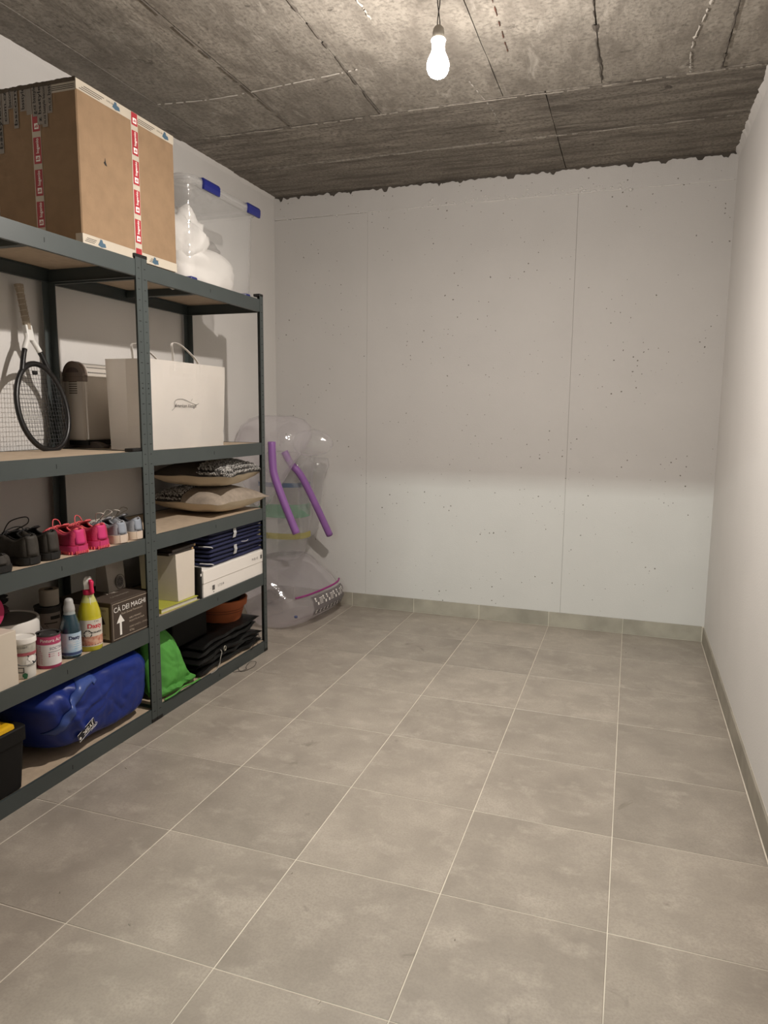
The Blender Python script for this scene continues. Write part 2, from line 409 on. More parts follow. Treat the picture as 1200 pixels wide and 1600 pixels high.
# floor: a mortar bed that carries one tile object per tile
bm = B(); box(bm, -.80, 2.45, YF - .1, .20, -.12, -.0016)
floor = struct(mk('floor', bm, GROUT))
g = .0015
tm = {}
for i in range(-2, 5):
    for j in range(0, 12):
        x0, x1 = i * S + g, (i + 1) * S - g
        y1, y0 = -j * S - g, -(j + 1) * S + g
        x0 = max(x0, -.665)
        if i == -2: x1 = -1 * S - g; x0 = -.68
        if j == 0: y1 = .026
        if j == 11: y0 = YF
        w, d = x1 - x0, y1 - y0; key = (round(w, 4), round(d, 4))
        if key not in tm:
            b_ = B(); c = .0012
            for z, k in ((-.009, 0), (-c, 0), (0, c)):
                for sx, sy in ((0, 0), (1, 0), (1, 1), (0, 1)):
                    b_.verts.new((k + (w - 2 * k) * sx, k + (d - 2 * k) * sy, z))
            b_.verts.ensure_lookup_table(); V = b_.verts
            for a in (0, 4):
                for q in range(4): b_.faces.new((V[a + q], V[a + (q + 1) % 4], V[a + 4 + (q + 1) % 4], V[a + 4 + q]))
            b_.faces.new((V[8], V[9], V[10], V[11]))
            me = bpy.data.meshes.new('tile'); b_.to_mesh(me); b_.free(); me.materials.append(TILE); tm[key] = me
        o = bpy.data.objects.new('tile', tm[key]); COL.objects.link(o); o.parent = floor
        o.location = (x0, y0, random.uniform(-.0003, .0003))

# ceiling: a slab with one board-marked panel per formwork board
bm = B(); box(bm, -.80, 2.45, YF - .1, .20, ZC + .009, ZC + .16)
ceiling = struct(mk('ceiling', bm, DARKC))
def ceil_panel(x0, x1, y0, y1, mat, dz=0.0):
    b_ = B(); n = max(2, int((x1 - x0) / .12)); m_ = max(2, int((y1 - y0) / .12))
    gx = [[None] * (m_ + 1) for _ in range(n + 1)]; sd = x0 * 7 + y0 * 3
    for i in range(n + 1):
        for j in range(m_ + 1):
            x, y = x0 + (x1 - x0) * i / n, y0 + (y1 - y0) * j / m_
            if i in (0, n): x += .0035 * noise.noise(Vector((sd, y * 9, 1)))
            if j in (0, m_): y += .0035 * noise.noise(Vector((x * 9, sd, 2)))
            gx[i][j] = b_.verts.new((x, y, ZC + dz + .0012 * noise.noise(Vector((x * 2, y * 2, sd)))))
    for i in range(n):
        for j in range(m_): b_.faces.new((gx[i][j], gx[i][j + 1], gx[i + 1][j + 1], gx[i + 1][j]))
    ed = [e for e in b_.edges if e.is_boundary]
    r = bmesh.ops.extrude_edge_only(b_, edges=ed)
    bmesh.ops.translate(b_, verts=[v for v in r['geom'] if isinstance(v, bmesh.types.BMVert)], vec=(0, 0, .02))
    return mk('formwork_panel', b_, mat, ceiling)
xs = [-.66, -.43, .075, .565, 1.165, 1.605, 2.095, 2.36]
for a, c in zip(xs, xs[1:]):
    gp = .004
    for ya, yb, mt in ((YF - .05, -3.3, CEIL_Y), (-3.292, -1.035, CEIL_Y)):
        ceil_panel(a + gp / 2, c - gp / 2, ya, yb, mt, random.uniform(-.0025, .0025))
for ya, yb in ((-1.028, -.505), (-.498, .05)):
    for a, c in ((-.66, 1.355), (1.360, 2.36)):
        ceil_panel(a, c, ya, yb, CEIL_X, random.uniform(-.003, .002))
def streak(name, pts, w, mat, seed, dz=-.0015):
    """an uneven ridge of mortar squeezed out of a formwork joint"""
    b_ = B(); P = spline(pts, 34); L_, R_ = [], []
    for k, p in enumerate(P):
        t = (P[min(k + 1, len(P) - 1)] - P[max(k - 1, 0)]).normalized(); nn = Vector((-t.y, t.x, 0))
        q = noise.noise(Vector((k * .37, seed, 0))) + .5 * noise.noise(Vector((k * .9, seed, 4))); ww = w * (.45 + 1.4 * q); off = nn * w * .8 * noise.noise(Vector((k * .25, seed + 5, 0)))
        L_.append(b_.verts.new(p + off + nn * ww)); R_.append(b_.verts.new(p + off - nn * ww))
    C_ = [b_.verts.new((a.co + c.co) / 2 + Vector((0, 0, -.004))) for a, c in zip(L_, R_)]
    for k in range(len(P) - 1):
        if (L_[k].co - R_[k].co).length < w * .35 or (L_[k + 1].co - R_[k + 1].co).dot(L_[k].co - R_[k].co) < 0: continue
        b_.faces.new((L_[k], L_[k + 1], C_[k + 1], C_[k])); b_.faces.new((C_[k], C_[k + 1], R_[k + 1], R_[k]))
    return mk(name, b_, mat, ceiling)
zz = ZC - .0022
streak('mortar_ridge', [(-.45, -1.03, zz), (.2, -1.02, zz), (.7, -1.03, zz), (1.36, -1.02, zz)], .008, CEIL_Y, 1)
streak('mortar_ridge', [(1.36, -1.015, zz), (1.9, -1.02, zz), (2.27, -1.015, zz)], .009, CEIL_Y, 2)
streak('mortar_ridge', [(-.4, -.49, zz), (.5, -.495, zz), (1.3, -.495, zz), (2.2, -.495, zz)], .007, CEIL_Y, 3)
streak('lime_crack', [(-.42, -1.47, zz), (-.1, -1.44, zz), (.3, -1.47, zz), (.62, -1.50, zz)], .003, LIME, 4)
streak('lime_crack', [(2.03, -2.5, zz), (2.01, -1.7, zz), (1.96, -1.3, zz), (1.97, -1.04, zz)], .007, LIME, 6)
streak('lime_crack', [(.79, -2.35, zz), (.80, -2.1, zz), (.81, -1.85, zz)], .006, LIME, 8)
streak('lime_crack', [(1.05, -1.25, zz), (1.09, -.95, zz), (1.10, -.75, zz)], .004, LIME, 9)
streak('mortar_ridge', [(.565, -2.6, zz), (.57, -1.8, zz), (.56, -1.04, zz)], .008, DARKC, 10)
streak('mortar_ridge', [(1.61, -2.6, zz), (1.60, -1.8, zz), (1.61, -1.04, zz)], .010, DARKC, 11)
streak('mortar_ridge', [(2.10, -2.6, zz), (2.095, -1.8, zz), (2.09, -1.04, zz)], .008, DARKC, 12)
streak('mortar_ridge', [(.075, -2.6, zz), (.07, -1.8, zz), (.075, -1.04, zz)], .004, DARKC, 13)
RUST = M('rust_mark', (.22, .10, .07), .9, var=.2)
streak('rust_line', [(1.27, -2.3, zz), (1.262, -1.8, zz), (1.255, -1.45, zz)], .003, RUST, 14)

HB = 2.668
# back wall: cast concrete in three panels with a patched band above
bm = B(); box(bm, -.80, 2.45, YB + .0035, YB + .2, -.1, HB + .03)
wall_back = struct(mk('wall_back', bm, M('wall_joint_tone', (.50, .475, .445), .9, var=.1)))  # slab in the joints' own colour, visible between the panels
def wall_panel(x0, x1, z0, z1, dy=0.0, ragged=False):
    b_ = B()
    if not ragged:
        box(b_, x0, x1, YB - .0005 + dy, YB + .01, z0, z1, .0012)
    else:
        n = int((x1 - x0) / .012); top = []; bot = []; bk = []
        for k in range(n + 1):
            x = x0 + (x1 - x0) * k / n
            q = noise.noise(Vector((x * 9, 3, 0))) * .008 + noise.noise(Vector((x * 34, 7, 0))) * .012
            if noise.noise(Vector((x * 16, 11, 0))) > .22: q -= .018
            zt = z1 + q; y = YB - .001 + dy + .003 * noise.noise(Vector((x * 20, 1, 0)))
            top.append(b_.verts.new((x, y, zt))); bot.append(b_.verts.new((x, YB - .0005 + dy, z0))); bk.append(b_.verts.new((x, YB + .05, zt)))
        for k in range(n):
            b_.faces.new((bot[k], bot[k + 1], top[k + 1], top[k])); b_.faces.new((top[k], top[k + 1], bk[k + 1], bk[k]))
    return mk('cast_panel', b_, WHITEW, wall_back)
for a, c, d in ((-.66, .0964, .0), (.0973, 1.4374, -.0012), (1.4382, 2.36, -.0004)): wall_panel(a, c, -.02, HB + (.0 if d else -.004), d)
wall_panel(-.66, 2.36, HB - .002, ZC - .016, -.004, True)
bm = B()                                                   # chipped plaster ridge along the band
for k in range(110):
    x = random.uniform(.45, 1.75) if k < 85 else random.uniform(-.5, 2.2)
    z = HB + .003 + abs(random.gauss(0, .022)) if .5 < x < 1.7 else HB + random.gauss(0, .004); s = random.uniform(.004, .014)
    m4 = Matrix.Translation((x, YB - .005, z)) @ Matrix.Rotation(random.uniform(-1, 1), 4, 'Y') @ Matrix.Diagonal((s, .0035, s * .45, 1))
    bmesh.ops.create_icosphere(bm, subdivisions=1, radius=1, matrix=m4)
mk('plaster_chips', bm, PLASTER, wall_back, smooth='all', kind='stuff')
bm = B(); box(bm, -.80, 2.45, YB + .004, YB + .2, HB + .03, ZC + .05); mk('raw_concrete_strip', bm, DARKC, wall_back)
bm = B(); n = 420; P, R_ = [], []
for k in range(n + 1):                                     # the lip of plaster where the patched band overlaps the panels
    x = -.58 + 2.86 * k / n; q = noise.noise(Vector((x * 6, 4, 0))); P.append((x, YB - .0035, HB + .002 * noise.noise(Vector((x * 15, 8, 0))))); R_.append(max(.0006, .0030 + .0040 * q + .002 * noise.noise(Vector((x * 50, 2, 0)))))
tube(bm, P, R_, 6); mk('plaster_lip', bm, PLASTER, wall_back, smooth='all')
# side walls
bm = B()
v = [bm.verts.new(p) for p in ((xl(YB + .2), YB + .2, -.1), (xl(YF), YF - .1, -.1), (xl(YF), YF - .1, ZC + .05), (xl(YB + .2), YB + .2, ZC + .05))]
w = [bm.verts.new(Vector(a.co) + Vector((-.18, 0, 0))) for a in v]
bm.faces.new(v)
for k in range(4): bm.faces.new((v[k], w[k], w[(k + 1) % 4], v[(k + 1) % 4]))
bm.faces.new(w[::-1]); bmesh.ops.recalc_face_normals(bm, faces=bm.faces)
wall_left = struct(mk('wall_left', bm, PLASTER))
bm = B(); box(bm, XR, XR + .18, YF - .1, YB + .2, -.1, ZC + .05)
wall_right = struct(mk('wall_right', bm, PLASTER))
def bead(name, fn, n, wall, wdt=.022):
    """rough plaster bead where a wall meets the concrete ceiling"""
    b_ = B(); rows = []
    for k in range(n + 1):
        t = k / n; p, inn = fn(t); q = .5 + .5 * noise.noise(Vector((t * n * .21, wdt * 100, 0))) + .4 * noise.noise(Vector((t * n * .6, 9, 0)))
        rows.append([b_.verts.new(p + Vector((0, 0, -wdt * 1.6))), b_.verts.new(p + inn * wdt * .3 * q + Vector((0, 0, -wdt * .8))), b_.verts.new(p + inn * wdt * (.35 + .6 * q) + Vector((0, 0, .004)))])
    for a, c in zip(rows, rows[1:]):
        for k in range(2): b_.faces.new((a[k], c[k], c[k + 1], a[k + 1]))
    return mk(name, b_, PLASTER, wall, smooth='all')
bead('plaster_bead', lambda t: (Vector((xl(YB - t * 5.2) - .001, YB - t * 5.2, ZC)), Vector((1, 0, 0))), 300, wall_left, .020)
bead('plaster_bead', lambda t: (Vector((XR + .001, YB - t * 5.2, ZC)), Vector((-1, 0, 0))), 300, wall_right, .034)
# front wall with the open doorway behind the camera, and the corridor
bm = B()
box(bm, -.80, .81, YF - .14, YF, -.1, ZC + .05); box(bm, 1.75, 2.45, YF - .14, YF, -.1, ZC + .05); box(bm, .81, 1.75, YF - .14, YF, 2.05, ZC + .05)
struct(mk('wall_front', bm, PLASTER))
bm = B(); box(bm, -1.6, 4.2, -9.6, YF - .1, -.12, 0.0); struct(mk('floor_corridor', bm, M('corridor_floor', (.28, .27, .25), .5)))
bm = B(); box(bm, -1.6, 4.2, -9.6, YF - .1, 2.80, 2.95); struct(mk('ceiling_corridor', bm, CEIL_X))
bm = B(); box(bm, -1.6, 4.2, -9.75, -9.6, 0, 2.8); box(bm, -1.75, -1.6, -9.75, YF - .1, 0, 2.8); box(bm, 4.2, 4.35, -9.75, YF - .1, 0, 2.8)
box(bm, -1.6, -.80, YF - .14, YF - .1, 0, 2.8); box(bm, 2.45, 4.2, YF - .14, YF - .1, 0, 2.8)
struct(mk('wall_corridor', bm, PLASTER))
# skirting: one tile strip per piece
bm = B(); box(bm, -.60, XR, YB - .0078, YB + .002, .001, .0945); sk = struct(mk('baseboard_back', bm, GROUT))
for i in range(-2, 5):
    x0, x1 = max(i * S + .0012, -.592), min((i + 1) * S - .0012, XR - .010)
    bm = B(); box(bm, x0, x1, YB - .0095, YB - .001, .003, .0955, .0008); mk('skirting_tile', bm, SKIRT, sk)
bm = B(); box(bm, XR - .0078, XR + .002, YF, YB - .01, .001, .0945); sk = struct(mk('baseboard_right', bm, GROUT))
for j in range(0, 12):
    bm = B(); box(bm, XR - .0095, XR - .001, max(-(j + 1) * S + .0012, YF), min(-j * S - .0012, YB - .0105), .003, .0955, .0008); mk('skirting_tile', bm, SKIRT, sk)
bm = B(); a, c = (xl(YF), YF), (xl(YB), YB)
for (x, y) in (a, c):
    for dx, z in ((-.003, 0.001), (.0095, .001), (.0095, .0955), (-.003, .0955)): bm.verts.new((x + dx, y, z))
bm.verts.ensure_lookup_table(); V = bm.verts
for k in range(4): bm.faces.new((V[k], V[(k + 1) % 4], V[4 + (k + 1) % 4], V[4 + k]))
struct(mk('baseboard_left', bm, SKIRT))

# ------------------------------------------------------------------ the bare bulb
BX, BY = 1.150, -2.13
t = thing('hanging_light_bulb', 'lit white bulb hanging from two black wires under the concrete ceiling', 'lamp', (BX, BY, 2.449))
c = (BX, BY)
bm = B(); lathe(bm, [(.004, 2.449), (.014, 2.4505), (.024, 2.456), (.031, 2.464), (.0355, 2.475), (.0370, 2.487), (.0355, 2.498), (.0325, 2.507), (.0285, 2.516), (.0245, 2.524)], c, 32)
mk('bulb_globe', bm, led_globe('lit_globe', (1.0, .915, .835), BULB_E), t, smooth='all')
bm = B(); lathe(bm, [(.0243, 2.5245), (.0215, 2.533), (.0205, 2.546), (.0215, 2.556), (.0245, 2.563), (.0225, 2.567)], c, 32)
mk('bulb_neck', bm, emit('translucent_neck_glow', (1.0, .93, .84), NECK_E), t, smooth='all')
bm = B(); lathe(bm, [(.0185, 2.5675), (.0195, 2.572), (.0195, 2.588), (.0165, 2.600), (.011, 2.606), (.005, 2.607)], c, 28)
mk('lamp_holder', bm, M('holder_plastic', (.50, .46, .40), .5), t, smooth=True)
for s in (0, pi):
    bm = B(); tube(bm, [(BX + .0042 * cos(s + k * .55) - .0008 * k * .2, BY + .0042 * sin(s + k * .55), 2.604 + k * (ZC - 2.602) / 16) for k in range(17)], .0017, 7)
    mk('wire', bm, BLACKP, t, smooth='all')
bm = B(); lathe(bm, [(.02, ZC - .012), (.024, ZC - .008), (.024, ZC + .002)], c, 20); mk('wire_outlet', bm, BLACKP, t)

# ------------------------------------------------------------------ shelving units
XF, XB = -.104, -.585                       # front and rear faces of the posts
UNITS = ((-2.0475, -1.035, [1.957, 1.192, .828, .458, .060]), (-3.060, -2.0490, [1.963, 1.192, .823, .433, .060]))
def angle_post(x, y, sx, sy, ztop):
    """steel L profile: a 35 mm flange across the front, a 35 mm flange along the side"""
    b_ = B(); w, th = .035, .0016
    prof = [(0, 0), (0, w), (-th, w), (-th, th), (-w, th), (-w, 0)]
    ring = lambda z: [(x + sx * a, y + sy * c_, z) for a, c_ in prof]
    loft(b_, [ring(.012), ring(ztop)]); bmesh.ops.recalc_face_normals(b_, faces=b_.faces)
    return b_
for ui, (ya, yb, tiers) in enumerate(UNITS):
    lab = ('grey steel shelving unit nearer the back wall, with the white shopping bag', 'grey steel shelving unit holding the tennis racket and the shoes')[ui]
    u = thing('shelving_unit', lab, 'shelf', ((XF + XB) / 2, (ya + yb) / 2, 0), group=None)
    for fx, sx in ((XF, 1), (XB, -1)):
        for py, sy in ((ya, 1), (yb, -1)):
            p = mk('post', angle_post(fx, py, sx, sy, 1.982), STEEL, u)
            bm = B(); box(bm, min(fx, fx - sx * .037) - .001, max(fx, fx - sx * .037) + .001, min(py, py + sy * .037) - .001, max(py, py + sy * .037) + .001, .0005, .018, .002); mk('foot_cap', bm, BLACKP, p)
            bm = B(); box(bm, min(fx, fx - sx * .037) - .001, max(fx, fx - sx * .037) + .001, min(py, py + sy * .037) - .001, max(py, py + sy * .037) + .001, 1.972, 1.986, .002); mk('top_cap', bm, BLACKP, p)
            bm = B(); e = fx + sx * .0004
            for k in range(46):                              # keyhole slots down the front flange
                z = .05 + k * .0418; cy = py + sy * .0185
                ln = .0055 if k % 4 else .0075
                vs = [bm.verts.new((e, cy + a * ln * .9, z + c_ * .0016)) for a, c_ in ((-1, -1), (1, -1), (1.2, 0), (1, 1), (-1, 1))]
                bm.faces.new(vs if sx > 0 else vs[::-1])
            mk('slots', bm, BLACKHOLE, p, kind='stuff')
            bm = B(); lathe(bm, [(.003, 0), (.0035, .001), (.002, .002)], (0, 0), 10)
            bmesh.ops.transform(bm, matrix=Matrix.Translation((fx + sx * .0002, py + sy * .018, 1.452)) @ Matrix.Rotation(sx * pi / 2, 4, 'Y'), verts=bm.verts)
            mk('rivet', bm, BLACKHOLE, p)
    for zt in tiers:
        h = .065; th = .0016
        for fx, sx in ((XF, 1), (XB, -1)):                  # long beams sit just behind the post faces
            b_ = B(); prof = [(-.002, -h), (-.002, 0), (-.014, 0), (-.014, -th), (-.002 - th, -th), (-.002 - th, -.012), (-.026, -.012), (-.026, -.0135), (-.002 - th, -.0135), (-.002 - th, -h + th), (-.018, -h + th), (-.018, -h)]
            loft(b_, [[(fx + sx * a, y, zt + c_) for a, c_ in prof] for y in (ya + .004, yb - .004)]); bmesh.ops.recalc_face_normals(b_, faces=b_.faces)
            bo = mk('long_beam', b_, STEEL, u)
            if sx > 0:
                ym = (ya + yb) / 2
                bm = B(); box(bm, fx - .0021, fx - .0013, ym - .0012, ym + .0012, zt - .040, zt - .024); mk('beam_notch', bm, BLACKHOLE, bo)
        for py, sy in ((ya, 1), (yb, -1)):
            b_ = B(); prof = [(.002, -h), (.002, 0), (.014, 0), (.014, -th), (.002 + th, -th), (.002 + th, -h + th), (.016, -h + th), (.016, -h)]
            loft(b_, [[(x, py + sy * a, zt + c_) for a, c_ in prof] for x in (XF - .004, XB + .004)]); bmesh.ops.recalc_face_normals(b_, faces=b_.faces)
            mk('short_beam', b_, STEEL, u)
        ym = (ya + yb) / 2
        bm = B(); box(bm, XB + .008, XF - .008, ym - .014, ym + .014, zt - .045, zt - .0125); mk('support_bar', bm, STEEL, u)
        bm = B(); box(bm, XB + .0045, XF - .0045, ya + .0045, yb - .0045, zt - .0115, zt - .0015, .001); mk('shelf_board', bm, MDF, u)

R1, R2, R3, R4, R5 = UNITS[0][2]; L1, L2, L3, L4, L5 = UNITS[1][2]
RB = lambda z: z - .0012                      # a thing's base on a board

# ------------------------------------------------------------------ big cardboard box
bx0, bx1, by0, by1, bz0, bz1 = -.500, -.115, -2.361, -1.790, 1.9635, 2.527
t = thing('cardboard_box', 'large brown cardboard box sealed with red printed tape on the top shelf', 'box', (-.3, -2.07, bz0))
bm = B(); box(bm, bx0, bx1, by0, by1, bz0, bz1, .004); mk('carton', bm, CARD, t)
F = plane_fn((bx1, by0, bz0), (0, 1, 0), (0, 0, 1))         # front face: u along +y
E_ = plane_fn((bx1, by0, bz0), (1, 0, 0), (0, 0, 1))        # end face: u runs towards -x as negative
W_, H_ = by1 - by0, bz1 - bz0
tps = []
for fn_, a, c_, v0, v1, nm in ((F, 0, W_, H_ - .036, H_, 40), (F, 0, W_, 0, .036, 1), (E_, -.125, 0, H_ - .04, H_, 1), (E_, -.03, 0, 0, .036, 1)):
    bm = B(); patch(bm, fn_, a, c_, v0, v1, nm); tps.append(mk('paper_tape', bm, TAPEW, t))
bm = B()                                                    # small print on the paper tape
for u0 in (.015, .315):
    for r in range(3): patch(bm, F, u0 + .012 * r, u0 + .105 + .012 * r, H_ - .030 + .007 * r, H_ - .0275 + .007 * r, 14, .0003)
    text_bm(bm, 'cinta de papel', F, .012, dx=u0 + .175, dy=H_ - .015)
mk('tape_print', bm, INK, tps[0])
bm = B()
for u0 in (.03, .40):
    for r in range(3): patch(bm, F, u0 - .02 + .006 * r, u0 + .03 + .006 * r, .010 + .006 * r, .0122 + .006 * r, 8, .0003)
mk('tape_print', bm, INK, tps[1])
bm = B()
for r in range(3): patch(bm, E_, -.11, -.005, H_ - .033 + .006 * r, H_ - .0305 + .006 * r, 12, .0003)
mk('tape_print', bm, INK, tps[2])
for q, u0, v0 in ((0, .21, H_ - .018), (0, .515, H_ - .018), (1, .10, .018), (1, .42, .018)):
    bm = B(); polypatch(bm, F, [(u0 - .022, v0 - .008), (u0 - .004, v0 - .014), (u0 + .022, v0 - .010), (u0 + .018, v0 + .003), (u0 + .006, v0 + .004), (u0 + .002, v0 + .014), (u0 - .008, v0 + .015), (u0 - .012, v0 + .006)], .0004)
    mk('tape_emblem', bm, INKB, tps[q])
def red_tape(fn, u0, w, h, eps):
    bm_ = B(); patch(bm_, fn, u0, u0 + w, 0, h, 1, .0005); p = mk('printed_tape', bm_, TAPEW, t); v = -.045
    while v < h - .005:
        a, c_ = max(v, .001), min(v + .092, h - .001)
        if c_ - a > .01:
            bm_ = B(); patch(bm_, fn, u0 + w * .10, u0 + w * .95, a, c_, 1, .0008); mk('red_block', bm_, TAPER, p)
            bm2 = B(); rf = lambda x, y, e=0.0, vv=v: fn(u0 + w * .55 - y, vv + .062 + x, .001 + e)
            if v + .03 > .0 and v + .09 < h: text_bm(bm2, 'logenio', rf, .024, .052, bold=.0004); mk('tape_lettering', bm2, WHITEINK, p)
            if v + .008 > 0 and v + .03 < h:
                bm_ = B(); patch(bm_, fn, u0 + w * .30, u0 + w * .80, v + .008, v + .028, 1, .001); mk('tape_mark', bm_, WHITEINK, p)
                bm_ = B(); text_bm(bm_, 'b', lambda x, y, e=0.0, vv=v: fn(u0 + w * .55 - y, vv + .018 + x, .0014 + e), .020, bold=.0006); mk('tape_mark_letter', bm_, TAPER, p)
        v += .112
red_tape(F, .292, .043, H_, 0)
red_tape(E_, -.206, .040, H_ - .10, 0)
GT = M('clear_grey_tape', (.26, .23, .195), .4, var=.1)                  # strips of printed packing tape hanging over the top edge of the end
xx = -.035
for k, (dx, ln) in enumerate(((-.118, .105), (-.142, .15), (-.163, .14), (-.186, .11), (-.213, .10), (-.240, .085), (-.275, .14), (-.300, .07), (-.325, .12), (-.352, .22), (-.376, .16))):
    wv = .022 + .003 * (k % 3); e = .0010 + .0005 * (k % 4)
    bm = B(); patch(bm, E_, dx - wv / 2, dx + wv / 2, H_ - ln, H_ + .001, 1, e); tp = mk('packing_tape', bm, GT, t)
    s = ('m.cz bsst', 'm.cz bsstyle bscom', 'z bsstyle', 'g.cz bsstyle', '', 'bsstyle', 'bscom', 'bscom', 'com.cz', 'bsstyle.cz', 'bscom')[k]
    if s:
        rf = lambda x, y, e_=0.0, d=dx, l=ln, ee=e: E_(d - y, H_ - l / 2 + x, ee + .0004 + e_)
        bm2 = B(); text_bm(bm2, s, rf, .020, ln * .86, bold=.0003); mk('packing_tape_lettering', bm2, INK, tp)
bm = B(); prev = None                                       # torn, curling tape along the top edge
for k in range(60):
    x = bx1 - .385 * k / 59; q = noise.noise(Vector((x * 40, 2, 0))); q2 = noise.noise(Vector((x * 90, 5, 0)))
    ring = [bm.verts.new((x, by0 - .003, bz1 - .012)), bm.verts.new((x, by0 - .005 - .003 * q2, bz1 + .001 + .006 * max(0, q + .1))), bm.verts.new((x, by0 + .05, bz1 + .002))]
    if prev:
        for a in range(2): bm.faces.new((prev[a], prev[a + 1], ring[a + 1], ring[a]))
    prev = ring
mk('torn_tape', bm, CARDD, t)
bm = B(); polypatch(bm, F, [(.128, .318), (.136, .310), (.146, .309), (.139, .322), (.137, .338), (.134, .324)], .0006); mk('tear_hole', bm, BLACKHOLE, t)

# ------------------------------------------------------------------ clear storage bin with bedding
CLEAR = film('clear_plastic', (.97, .972, .975), .15, .9, .08, (.80, .80, .79), .05)
nx0, nx1, ny0, ny1, nz0, nz1 = -.545, -.128, -1.672, -1.062, R1 - .0008, 2.405
def rrect(x0, x1, y0, y1, r, z, n=7):
    out = []
    for cx, cy, a0 in ((x1 - r, y1 - r, 0), (x0 + r, y1 - r, 90), (x0 + r, y0 + r, 180), (x1 - r, y0 + r, 270)):
        for k in range(n): a = rad(a0 + 90 * k / (n - 1)); out.append((cx + r * cos(a), cy + r * sin(a), z))
    return out
t = thing('storage_bin', 'clear plastic storage bin with blue clips on the top shelf', 'bin', (-.33, -1.37, nz0))
bm = B(); rings = []
for z, d in ((nz0 + .004, .022), (nz0 + .012, .014), (nz0 + .05, .012), (nz1 - .06, .002), (nz1 - .03, 0), (nz1 - .028, -.010), (nz1, -.012)):
    rings.append(rrect(nx0 + d, nx1 - d, ny0 + d, ny1 - d, .055, z))
loft(bm, rings, cap=False); bm.faces.new([bm.verts.new(p) for p in rings[0]][::-1])
mk('bin_body', bm, CLEAR, t, smooth=True, weld=True)
bm = B(); loft(bm, [rrect(nx0 - d, nx1 + d, ny0 - d, ny1 + d, .06, z) for z, d in ((nz1 - .012, .016), (nz1 + .004, .016), (nz1 + .015, .010), (nz1 + .016, -.02), (nz1 + .008, -.03))]); mk('bin_lid', bm, CLEAR, t, smooth=True)
BLUEC = M('blue_clip', (.012, .018, .16), .35, var=.05)
for a, c_ in ((-1.575, -1.440), (-1.168, -1.050)):
    for fx, sx in ((nx1 + .012, 1), (nx0 - .012, -1)):
        b_ = B(); loft(b_, [[(fx + sx * d, y, nz1 + z) for d, z in ((0, -.030), (.010, -.030), (.013, -.010), (.013, .008), (.006, .019), (-.02, .019), (-.02, .0165), (0, .0165))] for y in (a, c_)]); bmesh.ops.recalc_face_normals(b_, faces=b_.faces)
        mk('clip', b_, BLUEC, t)
for yy in (ny0 + .03, ny1 - .09):
    bm = B(); box(bm, nx1 - .055, nx1 - .013, yy, yy + .05, nz0, nz0 + .022, .004); mk('castor', bm, BLUEC, t)
def blob(bm, c, r, n=20, amp=.02, fs=7.0, flatz=None, seed=0.0, p=2.0):
    bmesh.ops.create_uvsphere(bm, u_segments=n * 2, v_segments=n, radius=1)
    for v_ in bm.verts:
        d = v_.co.copy(); k = 1 + amp / max(r) * (noise.noise(d * 1.8 + Vector((seed, 0, 0))) * 2 + abs(noise.noise(d * 4.2 + Vector((0, seed, 0)))) * 1.6 - .5)
        if p != 2: k /= (abs(d.x) ** p + abs(d.y) ** p + abs(d.z) ** p) ** (1 / p)
        q_ = Vector((c[0] + r[0] * d.x * k, c[1] + r[1] * d.y * k, c[2] + r[2] * d.z * k))
        if flatz is not None and q_.z < flatz: q_.z = flatz
        v_.co = q_
    return bm
DUV = M('white_bedding', (.80, .77, .73), .9, var=.05, bump=.5, bs=25)
bm = B(); blob(bm, (-.320, -1.365, nz0 + .085), (.150, .255, .110), p=3.4, amp=.030, seed=3, flatz=nz0 + .016); o = mk('white_duvet', bm, DUV, smooth='all'); tag(o, 'white duvet lying flat at the bottom of the clear storage bin', 'bedding')
bm = B(); blob(bm, (-.315, -1.500, nz0 + .195), (.142, .140, .165), p=2.3, amp=.034, seed=8); o = mk('white_pillow', bm, DUV, smooth='all'); tag(o, 'white pillow stuffed upright at one end of the clear bin', 'pillow')
bm = B(); blob(bm, (-.43, -1.545, nz0 + .32), (.10, .075, .045), amp=.012, seed=5); o = mk('grey_blanket', bm, M('grey_wool', (.13, .115, .10), .95, bump=.3), smooth='all'); tag(o, 'dark grey blanket on top of the bedding in the clear bin', 'blanket')
bm = B(); blob(bm, (-.33, -1.27, nz0 + .215), (.10, .10, .050), amp=.012, seed=6); o = mk('grey_cloth', bm, M('grey_cloth', (.20, .185, .165), .95, bump=.3), smooth='all'); tag(o, 'small grey cloth lying on the duvet in the middle of the bin', 'cloth')

# ------------------------------------------------------------------ tennis racket
t = thing('tennis_racket', 'black tennis racket with white throat leaning head down on the second shelf', 'racket', (-.462, -2.205, L2 - .0005), (0, rad(-10.5), 0))
# local frame: x = depth (string plane normal), y across the head, z along the racket
HC, HA, HBv = .182, .131, .180
def rpt(a): return (0, HA * cos(a) * (1 - .06 * sin(a)), HC + HBv * sin(a))
bm = B(); tube(bm, [rpt(2 * pi * k / 48) for k in range(48)], .0118, 10, True, .85); RB_ = M('racket_black', (.012, .011, .011), .35, var=.05)
mk('hoop', bm, RB_, t, smooth='all', local=True)
RW_ = M('racket_white', (.72, .71, .68), .35, var=.03)
for s in (-1, 1):
    a0 = pi / 2 - s * .62
    P0 = Vector(rpt(a0)); pts = spline([P0, (0, s * .052, .385), (0, s * .034, .425), (0, s * .013, .462), (0, s * .010, .485)], 6)
    k = 13 if s < 0 else 14
    bm = B(); tube(bm, pts[:len(pts) - k], .0105, 9); mk('throat_arm', bm, RB_, t, smooth='all', local=True)
    bm = B(); tube(bm, pts[len(pts) - k - 1:], .0112, 9); mk('throat_sleeve', bm, RW_, t, smooth='all', local=True, label='white upper part of the throat')
bm = B(); box(bm, -.011, .011, -.017, .017, .455, .52, .004, 2); mk('shaft', bm, RW_, t, local=True)
